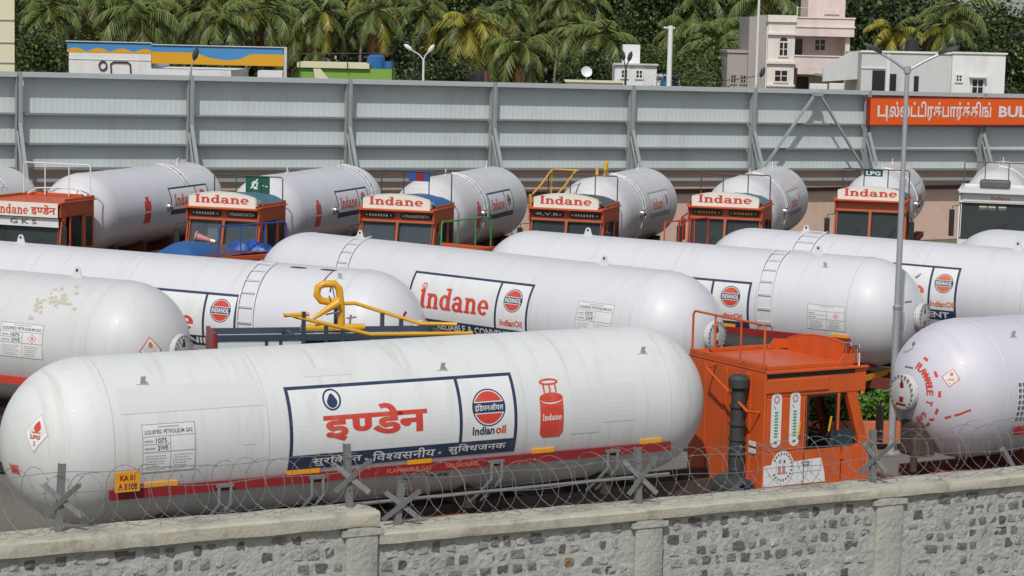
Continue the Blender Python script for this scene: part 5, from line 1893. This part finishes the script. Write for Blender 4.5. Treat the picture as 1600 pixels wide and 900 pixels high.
for k in range(n):
    xa = -18.65 + 6.74 * k / n; xb = -18.65 + 6.74 * (k + 1) / n
    mb.face([(xa, 114.79, 6.265), (xb, 114.79, 6.265), (xb, 114.79, wave((k + 1) / n)), (xa, 114.79, wave(k / n))])
mb.build('fascia_wave', 'canyel', fa, recalc=False)
part(h, 'fascia_edge', 'housepale', [(-18.66, 114.72, 7.2, -11.85, 114.85, 7.25), (-23.05, 114.9, 7.28, -18.66, 115.05, 7.33), (-11.89, 114.75, 5.0, -11.75, 114.9, 7.25)])
mb = MB()
mb.tube([(-21.15 + .19 * math.cos(2 * PI * k / 20), 114.9, 6.1 + .22 * math.sin(2 * PI * k / 20)) for k in range(20)], .04, 6, closed=True)
mb.tube([(-20.7, 114.9, 5.4), (-20.75, 114.9, 6.2), (-20.6, 114.9, 6.3), (-19.9, 114.9, 6.3), (-19.75, 114.9, 6.2), (-19.7, 114.9, 5.4)], .04, 6)
mb.build('wall_mark', 'snork', h, True)

h = empty('hut', (0, 0, 0), 0, 'small lime green walled hut with a cream parapet right of the blue fascia', 'hut')
part(h, 'wall', 'limewall', [(-12.1, 125, 0, -6.95, 129, 6.05)])
part(h, 'parapet', 'creamwall', [(-12.2, 124.8, 6.05, -8.2, 129.1, 6.33)])
mb = MB(); mb.prism([(-11.0, 4.5), (-9.6, 4.5), (-10.9, 6.0), (-11.3, 6.0)], (0, 124.9, 0), (1, 0, 0), (0, 0, 1), .15); mb.build('stair_wall', 'creamwall', h)
mb = MB(); mb.lathe([(0, 0), (.5, 0), (.5, .65), (.35, .75), (0, .78)], 18, (-7.9, 126, 6.06)); mb.lathe([(.0, 0), (.3, 0), (.3, .4), (0, .42)], 14, (-7.2, 126, 6.06))
thing(mb, 'water_tank', 'bluetank', 'blue water tanks standing on the lime green hut', 'water tank', smooth=True)
mb = MB(); mb.tube([(-12.05, 124.7, 5.5), (-12.05, 124.7, 6.8), (-6.9, 124.7, 6.95), (-6.9, 124.7, 5.4)], .03, 6)
mb.tube([(-9.4, 124.7, 6.0), (-9.4, 124.7, 6.9)], .025, 6)
thing(mb, 'roof_trellis', 'snork', 'thin pipe frame over the roof of the lime green hut', 'pipe frame', smooth=True)
mb = MB()
mb.box(-13.6, 118, 0, -12.3, 120, 5.95)
thing(mb, 'shed', 'housewhite', 'small white shed between the blue fascia shop and the lime hut', 'shed')
mb = MB(); mb.box(-5.8, 122, 0, -3.6, 124, 5.35); mb.box(-5.9, 121.9, 5.35, -3.5, 124.1, 5.46)
thing(mb, 'kiosk', 'housewhite', 'flat white kiosk roof under the white street light', 'kiosk')
mb = MB(); mb.lathe([(.0, 0), (.55, 0), (.55, 1.5), (.3, 1.7), (0, 1.72)], 20, (-2.15, 128, 4.3)); mb.tube([(-2.15, 128, 0), (-2.15, 128, 4.3)], .3, 8)
thing(mb, 'water_tank', 'black', 'black water tank left of the rusty fence post', 'water tank', smooth=True)
mb = MB(); mb.beam((-1.55, 112, 0), (-1.55, 112, 6.3), .16, .16)
thing(mb, 'iron_post', 'redchassis', 'short rusty post sticking up behind the fence beside the black tank', 'post')

h = empty('house', (0, 0, 0), 0, 'small white house with a square tower left of the white pole', 'house')
part(h, 'wall', 'housewhite', [(6.3, 145, 0, 9.0, 149, 6.3), (9.006, 145.4, 0, 10.6, 149, 5.6)])
part(h, 'tower', 'housewhite', [(6.85, 146, 6.3, 7.95, 148, 7.6)])
part(h, 'roof_slab', 'housepale', [(6.2, 144.8, 6.3, 9.1, 145.99, 6.40), (8.99, 145.2, 5.6, 10.7, 149, 5.7)])
window(h, 6.75, 7.1, 145, 5.5, 5.95, 'housewhite'); window(h, 7.7, 8.05, 145, 5.5, 5.95, 'housewhite')
mb = MB(); mb.lathe([(.0, 0), (.55, 0), (.55, .75), (.4, .9), (0, .92)], 20, (9.5, 140, 4.85)); mb.tube([(9.5, 140, 0), (9.5, 140, 4.85)], .3, 8)
thing(mb, 'water_tank', 'bluetank', 'pale blue water tank in front of the small white house', 'water tank', smooth=True)
mb = MB(); mb.box(3.0, 135, 0, 6.4, 138, 5.35); mb.box(2.9, 134.9, 5.35, 6.5, 138.1, 5.43)
thing(mb, 'shed', 'creamwall', 'low cream shed with a flat roof and a satellite dish', 'shed')
mb = MB(); mb.lathe([(.0, .0), (.2, .04), (.34, .14)], 18, (4.15, 135, 5.95), (.2, -.9, .35)); mb.tube([(4.15, 135.1, 5.4), (4.15, 135.05, 5.95)], .03, 6)
thing(mb, 'satellite_dish', 'housewhite', 'grey satellite dish on the low cream shed', 'satellite dish', smooth=True)
for (a, b, Y, m, lab) in (((488, 55), (532, 92), 190, 'housewhite', 'white house half hidden by palms behind the lime hut'),
                          ((1004, 42), (1052, 52), 205, 'housewhite', 'far white roof deep among the trees above the white pole'),
                          ((1122, 2), (1166, 19), 230, 'housepink', 'far pink roofed house high among the trees left of the pink house')):
    p = at(*a, Y); q = at(*b, Y)
    e = empty('house', ((p.x + q.x) / 2, Y, 0), 0, lab, 'house')
    wdt = (q.x - p.x) / 2
    mb = MB(); mb.box(-wdt, 0, 0, wdt, 6, p.z); mb.box(-wdt - .2, -.2, p.z, wdt + .2, 6.2, p.z + .15); mb.build('wall', m, e)
    mb = MB()
    for k in (-.5, .3): mb.box(wdt * k, -.03, q.z + .15, wdt * (k + .3), -.005, q.z + .9)
    mb.build('window', 'opening', e)

# poles and lamps that rise over the fence
p = at(1048, 40, 112); mb = MB(); mb.tube([(p.x, 112, 0), (p.x, 112, p.z)], [.16, .12], 10); mb.beam((p.x - .35, 112, p.z - .1), (p.x + .2, 112, p.z - .1), .06, .08)
thing(mb, 'utility_pole', 'housewhite', 'thick white pole right of the small white house', 'pole', smooth=True)
p = at(1187, 4, 108); q = at(1181, 130, 108); mb = MB(); mb.tube([(q.x, 108, 0), (q.x + .02, 108, p.z + 1.2)], [.075, .055], 10)
thing(mb, 'flag_pole', 'housewhite', 'slender white pole in front of the pink house', 'pole', smooth=True)


def lamp(px, pyt, Y, arms, label, m='lampsteel', hm='snork'):
    p = at(px, pyt, Y)
    e = empty('street_lamp', (p.x, Y, 0), 0, label, 'street lamp')
    mb = MB(); mb.tube([(0, 0, 0), (0, 0, p.z - .25)], [.07, .05], 8); mb.build('pole', m, e, True)
    for dx, dz in arms:
        mb = MB(); mb.tube([(0, 0, p.z - .3), (dx * .35, 0, p.z - .05), (dx, 0, p.z + dz)], .03, 6); a = mb.build('arm', m, e, True)
        mb = MB(); d = Vector((dx, 0, dz + .25)).normalized(); c = Vector((dx, 0, p.z + dz))
        mb.tube([c - d * .05, c + d * .08, c + d * .28, c + d * .42], [.03, .10, .10, .03], 8); mb.build('lamp_head', hm, a, True)


lamp(298, 100, 80, [(.12, .18)], 'small dark headed lamp on a short pole over the blue fascia')
lamp(1181, 128, 97, [(.20, .25)], 'small dark headed lamp at the foot of the slender white pole')
lamp(662, 84, 108, [(-.6, .18), (.25, .1)], 'white street light with a bent arm beside the yellowing palm', 'housewhite', 'housewhite')
lamp(978, 100, 100, [(.12, .16), (-.1, .2)], 'thin dark lamp on the fence in front of the small white house', 'snork')

# ---------------------------------------------------------------- trees
def crown_mesh(name, seed, rx, rz, n_cl, per, size, mats, m_w):
    rnd = random.Random(seed)
    mb = MB()
    for c in range(n_cl):
        th = rnd.uniform(0, 2 * PI); u = rnd.uniform(-.8, 1)
        rr = math.sqrt(max(0, 1 - u * u)) * rnd.uniform(.45, .95)
        cc = Vector((rx * rr * math.cos(th), rx * rr * math.sin(th), rz * u * rnd.uniform(.6, .95)))
        s_ = rnd.uniform(.16, .34) * rx
        mb.m = rnd.choices(range(len(mats)), m_w)[0]
        pts = [cc + Vector((rnd.gauss(0, s_), rnd.gauss(0, s_), rnd.gauss(0, s_ * .75))) for _ in range(per)]
        leaves(mb, pts, size, rnd, .8)
    me = mb.build(name, mats, recalc=False)
    d = me.data
    bpy.data.objects.remove(me)
    return d


def trunk_mesh(name, h, r0, m, seed, limbs=5, lean=.3, crown=3.0):
    rnd = random.Random(seed)
    mb = MB()
    lx, ly = rnd.uniform(-lean, lean), rnd.uniform(-lean, lean)
    pts = [Vector((lx * (k / 6) ** 1.6, ly * (k / 6) ** 1.6, h * k / 6)) for k in range(7)]
    mb.tube(pts, [r0 * (1.25 if k == 0 else 1 - .07 * k) for k in range(7)], 9)
    for j in range(limbs):
        b = pts[4].lerp(pts[6], rnd.random())
        th = 2 * PI * j / limbs + rnd.uniform(-.4, .4)
        e = b + Vector((math.cos(th) * crown * .6, math.sin(th) * crown * .6, crown * rnd.uniform(.2, .7)))
        mb.tube([b, b.lerp(e, .5) + Vector((0, 0, .2)), e], [r0 * .5, r0 * .3, r0 * .1], 6)
    o = mb.build(name, m, None, True); d = o.data
    bpy.data.objects.remove(o)
    return d, pts[-1]


def palm_mesh(name, seed, mats, nf, L, yl=0.0, dead=2):
    "0 green 1 yellow 2 brown 3 rib"
    rnd = random.Random(seed)
    mb = MB()
    for k in range(nf + dead):
        az = 2.399 * k + rnd.uniform(-.25, .25)
        isd = k >= nf
        el = R(78 - 118 * (k / nf) ** .9 + rnd.uniform(-7, 7)) if not isd else R(rnd.uniform(-65, -45))
        fl = L * rnd.uniform(.85, 1.1) * (.8 if isd else 1)
        col = 2 if isd else (1 if rnd.random() < yl * (.4 + .9 * k / nf) else 0)
        o = Vector((0, 0, .05)); hd = Vector((math.cos(az), math.sin(az), 0)); sd = Vector((-math.sin(az), math.cos(az), 0))
        pts = []; p = o.copy(); e = el
        ns = 12
        for j in range(ns + 1):
            pts.append(p.copy())
            p = p + (hd * math.cos(e) + Vector((0, 0, math.sin(e)))) * (fl / ns)
            e -= R(8.2 if not isd else 4) * (1 + .5 * j / ns)
            e = max(e, R(-86))
        mb.m = 3 if not isd else 2
        mb.tube(pts, [.045 * (1 - .85 * j / ns) for j in range(ns + 1)], 4, cap=False)
        mb.m = col
        nl = 22
        for j in range(2, nl):
            t = j / nl * ns; i = min(int(t), ns - 1); q = pts[i].lerp(pts[i + 1], t - i)
            d = (pts[i + 1] - pts[i]).normalized()
            ll = fl * .26 * math.sin(PI * min(1, .12 + .88 * j / nl)) ** .6 + .12
            for sg in (-1, 1):
                out = (sd * sg * .8 + d * .55 + Vector((0, 0, -.35 - rnd.uniform(0, .45)))).normalized()
                tip = q + out * ll * rnd.uniform(.8, 1.1) + Vector((0, 0, -.10 * ll))
                wv = d * .075
                mb.face([q - wv, q + wv, tip + wv * .25, tip - wv * .2])
    if len(mats) > 4:
        mb.m = 4
        for k in range(9):
            a = rnd.uniform(0, 2 * PI)
            mb.lathe([(0, -.16), (.11, -.1), (.14, 0), (.1, .12), (0, .16)], 8, (.28 * math.cos(a), .28 * math.sin(a), -.35 + rnd.uniform(-.2, .1)))
    o = mb.build(name, mats, recalc=False); d = o.data
    bpy.data.objects.remove(o)
    return d


FR = ['frond', 'frond_y', 'frond_b', 'rachis', 'nut']
PALMS = [palm_mesh('fronds', 1, FR, 22, 3.4, .05, 3), palm_mesh('fronds', 2, FR, 19, 3.7, .02, 2), palm_mesh('fronds', 3, FR, 25, 3.2, .12, 4), palm_mesh('fronds', 7, FR, 17, 3.0, .04, 5)]
PALM_Y = palm_mesh('fronds', 4, FR, 24, 3.5, .95, 1)
PALM_B = palm_mesh('fronds', 5, FR, 16, 3.3, .25, 9)
PT = [trunk_mesh('trunk', 8, .17, 'bark', 20 + k, 0, .7) for k in range(3)]
BL = [crown_mesh('crown', 30, 3.6, 3.4, 44, 150, .30, ['leaf_dark', 'leaf_mid', 'leaf_lime'], (5, 3, .6)),
      crown_mesh('crown', 31, 3.2, 4.2, 44, 150, .29, ['leaf_dark', 'leaf_mid', 'leaf_lime'], (3, 4, 1)),
      crown_mesh('crown', 32, 4.2, 3.0, 48, 150, .31, ['leaf_dark', 'leaf_mid', 'leaf_lime'], (6, 2, .3)),
      crown_mesh('crown', 33, 2.6, 2.4, 30, 140, .27, ['leaf_dark', 'leaf_mid', 'leaf_lime'], (1, 4, 3))]
BT = [trunk_mesh('trunk', 7, .24, 'bark_d', 40 + k, 6, .5) for k in range(2)]


def child(name, me, parent, loc, sc=(1, 1, 1), rz=0):
    o = bpy.data.objects.new(name, me); COL.objects.link(o); o.parent = parent
    o.location = loc; o.scale = sc; o.rotation_euler = (0, 0, rz)
    return o


def palm(x, y, zc, mesh, label, group=None, s=1.0, rz=0.0, lean=0):
    e = empty('palm_tree', (x, y, 0), 0, label, 'palm tree', group)
    d, top = PT[int(abs(x * 7)) % 3]
    k = zc / 8
    o = child('trunk', d, e, (0, 0, 0), (s, s, k))
    e.rotation_euler = (0, lean * .09, 0)
    child('crown', mesh, e, (top.x * s, top.y * s, zc - .1), (s, s, s), rz)


def tree(x, y, h, v, label, group, s=1.0, rz=0.0):
    e = empty('broadleaf_tree', (x, y, 0), 0, label, 'tree', group)
    d, top = BT[int(abs(x * 3)) % 2]
    th = max(2.5, h - 3.2 * s)
    child('trunk', d, e, (0, 0, 0), (s, s, th / 7))
    child('crown', BL[v], e, (top.x * s, top.y * s, th + .4), (s, s, s), rz)


rn = random.Random(77)


def P(px, py, Y): return at(px, py, Y)


SPEC = [(722, 42, 160, 'y', 'yellow green palm with long drooping fronds standing apart at the middle', 1.0),
        (825, 78, 152, 'g', 'young palm right of the yellowing palm, its fronds just over the fence', .95),
        (205, 25, 150, 'g2', 'large palm crown behind the blue and amber fascia', 1.1),
        (400, 25, 165, 'b', 'palm with hanging brown fronds above the right end of the fascia', 1.2),
        (512, 22, 160, 'b', 'palm with a bare trunk passing in front of the half hidden white house', 1.0),
        (575, 20, 150, 'b', 'palm with orange brown dead fronds above the lime hut', .95),
        (445, 55, 175, 'g', 'palm with fronds touching the end post of the fascia', 1.1),
        (1388, 52, 165, 'y2', 'yellow green palm rising behind the low grey house', .8),
        (905, 55, 180, 'b', 'palm with brown hanging fronds behind the small white house', 1.05),
        (1130, 75, 158, 'g2', 'palm at the left of the pink house annex', 1.0),
        (62, 22, 150, 'g', 'palm at far left beside the cream building', .9),
        (97, 12, 158, 'b', 'second thin trunked palm from the cream building', 1.0),
        (300, 20, 172, 'g2', 'palm above the middle of the blue fascia', 1.15),
        (650, 25, 182, 'g', 'palm behind the white street light', 1.0),
        (1065, 55, 170, 'g2', 'palm just right of the white pole', 1.0)]
MM = {'y': PALM_Y, 'y2': PALM_Y, 'b': PALM_B, 'g': PALMS[0], 'g2': PALMS[1]}
for (px, py, Y, k, lab, s_) in SPEC:
    p = P(px, py, Y)
    palm(p.x, Y, p.z, MM[k], lab, 'palms beyond the fence', s_, rn.uniform(0, 6.3))
for k in range(40):
    px = 20 + 1480 * ((k + rn.uniform(0, 1)) / 40)
    if 1190 < px < 1330: continue
    Y = rn.uniform(158, 205); py = rn.uniform(-15, 85)
    p = P(px, py, Y)
    palm(p.x, Y, p.z, PALMS[(k * 7) % 4] if rn.random() < .9 else PALM_B, 'green palm with arching fronds in the grove behind the fence', 'palms deep in the grove', rn.uniform(.75, 1.25), rn.uniform(0, 6.3), rn.uniform(-1, 1))
for k in range(70):
    px = -20 + 1680 * (k * .618 % 1); Y = 180 + 76 * ((k * .377) % 1)
    p = P(px, rn.uniform(-25, 70) if px < 1430 else rn.uniform(48, 85), Y)
    v = rn.choice((0, 0, 1, 2, 2, 3))
    tree(p.x, Y, max(6, p.z + 1.5), v, ['dark rounded broadleaf tree in the grove behind the fence', 'tall mid green broadleaf tree in the grove behind the fence', 'wide dark broadleaf tree in the grove behind the fence', 'light green bushy tree in the grove behind the fence'][v], 'broadleaf trees in the grove', rn.uniform(.9, 1.45), rn.uniform(0, 6.3))
for (px, py, Y, v, s_, lab) in ((1560, 70, 170, 1, 1.2, 'bright green broadleaf tree at the upper right corner'), (1450, 40, 178, 2, 1.4, 'dark spreading tree behind the right end of the low grey house'),
                                (1100, 85, 156, 3, .9, 'light green bush left of the pink house'), (1085, 115, 140, 3, .7, 'low light green bush against the fence by the white pole'),
                                (330, 95, 126, 3, .7, 'green bush showing between fascia and fence'), (45, 100, 120, 1, .7, 'green bush at far left beside the cream building'),
                                (600, 80, 165, 0, 1.0, 'dark bush behind the lime hut'), (1010, 75, 160, 3, .6, 'olive tree right of the square white tower'), (925, 110, 150, 0, .55, 'dark bush beside the small white house'),
                                (1350, 30, 172, 0, 1.4, 'dark tall tree between the two houses'), (700, 120, 140, 0, .6, 'dark bush under the yellowing palm'), (1590, 95, 150, 0, .9, 'dark tree right of the low grey house')):
    p = P(px, py, Y)
    tree(p.x, Y, p.z + 1.2 * s_, v, lab, 'trees near the fence', s_, rn.uniform(0, 6))

# far wood, one mass
mb = MB()
rnd = random.Random(5)
pts = []
for k in range(15000):
    x = rnd.uniform(-85, 85); y = 258 + rnd.uniform(0, 22)
    top = 15 + 3 * math.sin(x * .21) + 2 * math.sin(x * .53 + 1)
    if x > 48: top -= (x - 48) * .62
    z = max(.3, top * rnd.random() ** .7)
    mb.m = 0 if rnd.random() < .7 else 1
    leaves(mb, [Vector((x, y, z))], 1.5, rnd, .5)
tag(mb.build('far_wood', ['leaf_dark', 'leaf_mid'], recalc=False), 'dense dark wood closing the view behind the palm grove', 'wood', kind='stuff')
# roof clutter and yard details beyond the fence
mb = MB(); mb.lathe([(.0, 0), (.45, 0), (.45, .7), (.3, .85), (0, .88)], 16, (25.0, 143, 7.5))
thing(mb, 'water_tank', 'black', 'black water tank on the roof of the low grey house', 'water tank', smooth=True)
mb = MB(); mb.tube([(27.8, 142, 7.5), (27.8, 142, 8.5)], .025, 6); mb.tube([(26.9, 142, 8.05), (28.9, 142, 8.6)], .025, 6)
for k in range(5): mb.tube([(27.2 + k * .35, 141.7, 8.13 + k * .097), (27.2 + k * .35, 142.3, 8.13 + k * .097)], .015, 5)
thing(mb, 'antenna', 'snork', 'thin aerial on the roof of the white end of the low house', 'antenna', smooth=True)
mb = MB()
for x in (18.6, 20.2): mb.tube([(x, 150.6, 9.0), (x, 150.6, 10.4)], .03, 6)
mb.tube([(18.6, 150.6, 10.3), (20.2, 150.6, 10.3)], .012, 5)
thing(mb, 'washing_line', 'housewhite', 'thin washing line posts on the pink house roof', 'washing line', smooth=True)
mb = MB(); mb.box(20.7, 149.0, 4.9, 22.4, 149.25, 5.35, .05); mb.box(19.4, 149.0, 4.9, 20.6, 149.25, 5.3, .05)
thing(mb, 'white_sheets', 'housewhite', 'pale sheets over the fence top before the pink house', 'sheet')
mb = MB()
p0 = at(1060, 118, 112); p1 = at(1185, 118, 116)
pts = [p0.lerp(p1, k / 8) - Vector((0, 0, .25 * math.sin(PI * k / 8))) for k in range(9)]
mb.tube(pts, .02, 5)
thing(mb, 'power_cable', 'black', 'thin cable hanging from the thick white pole to the slender pole', 'cable')
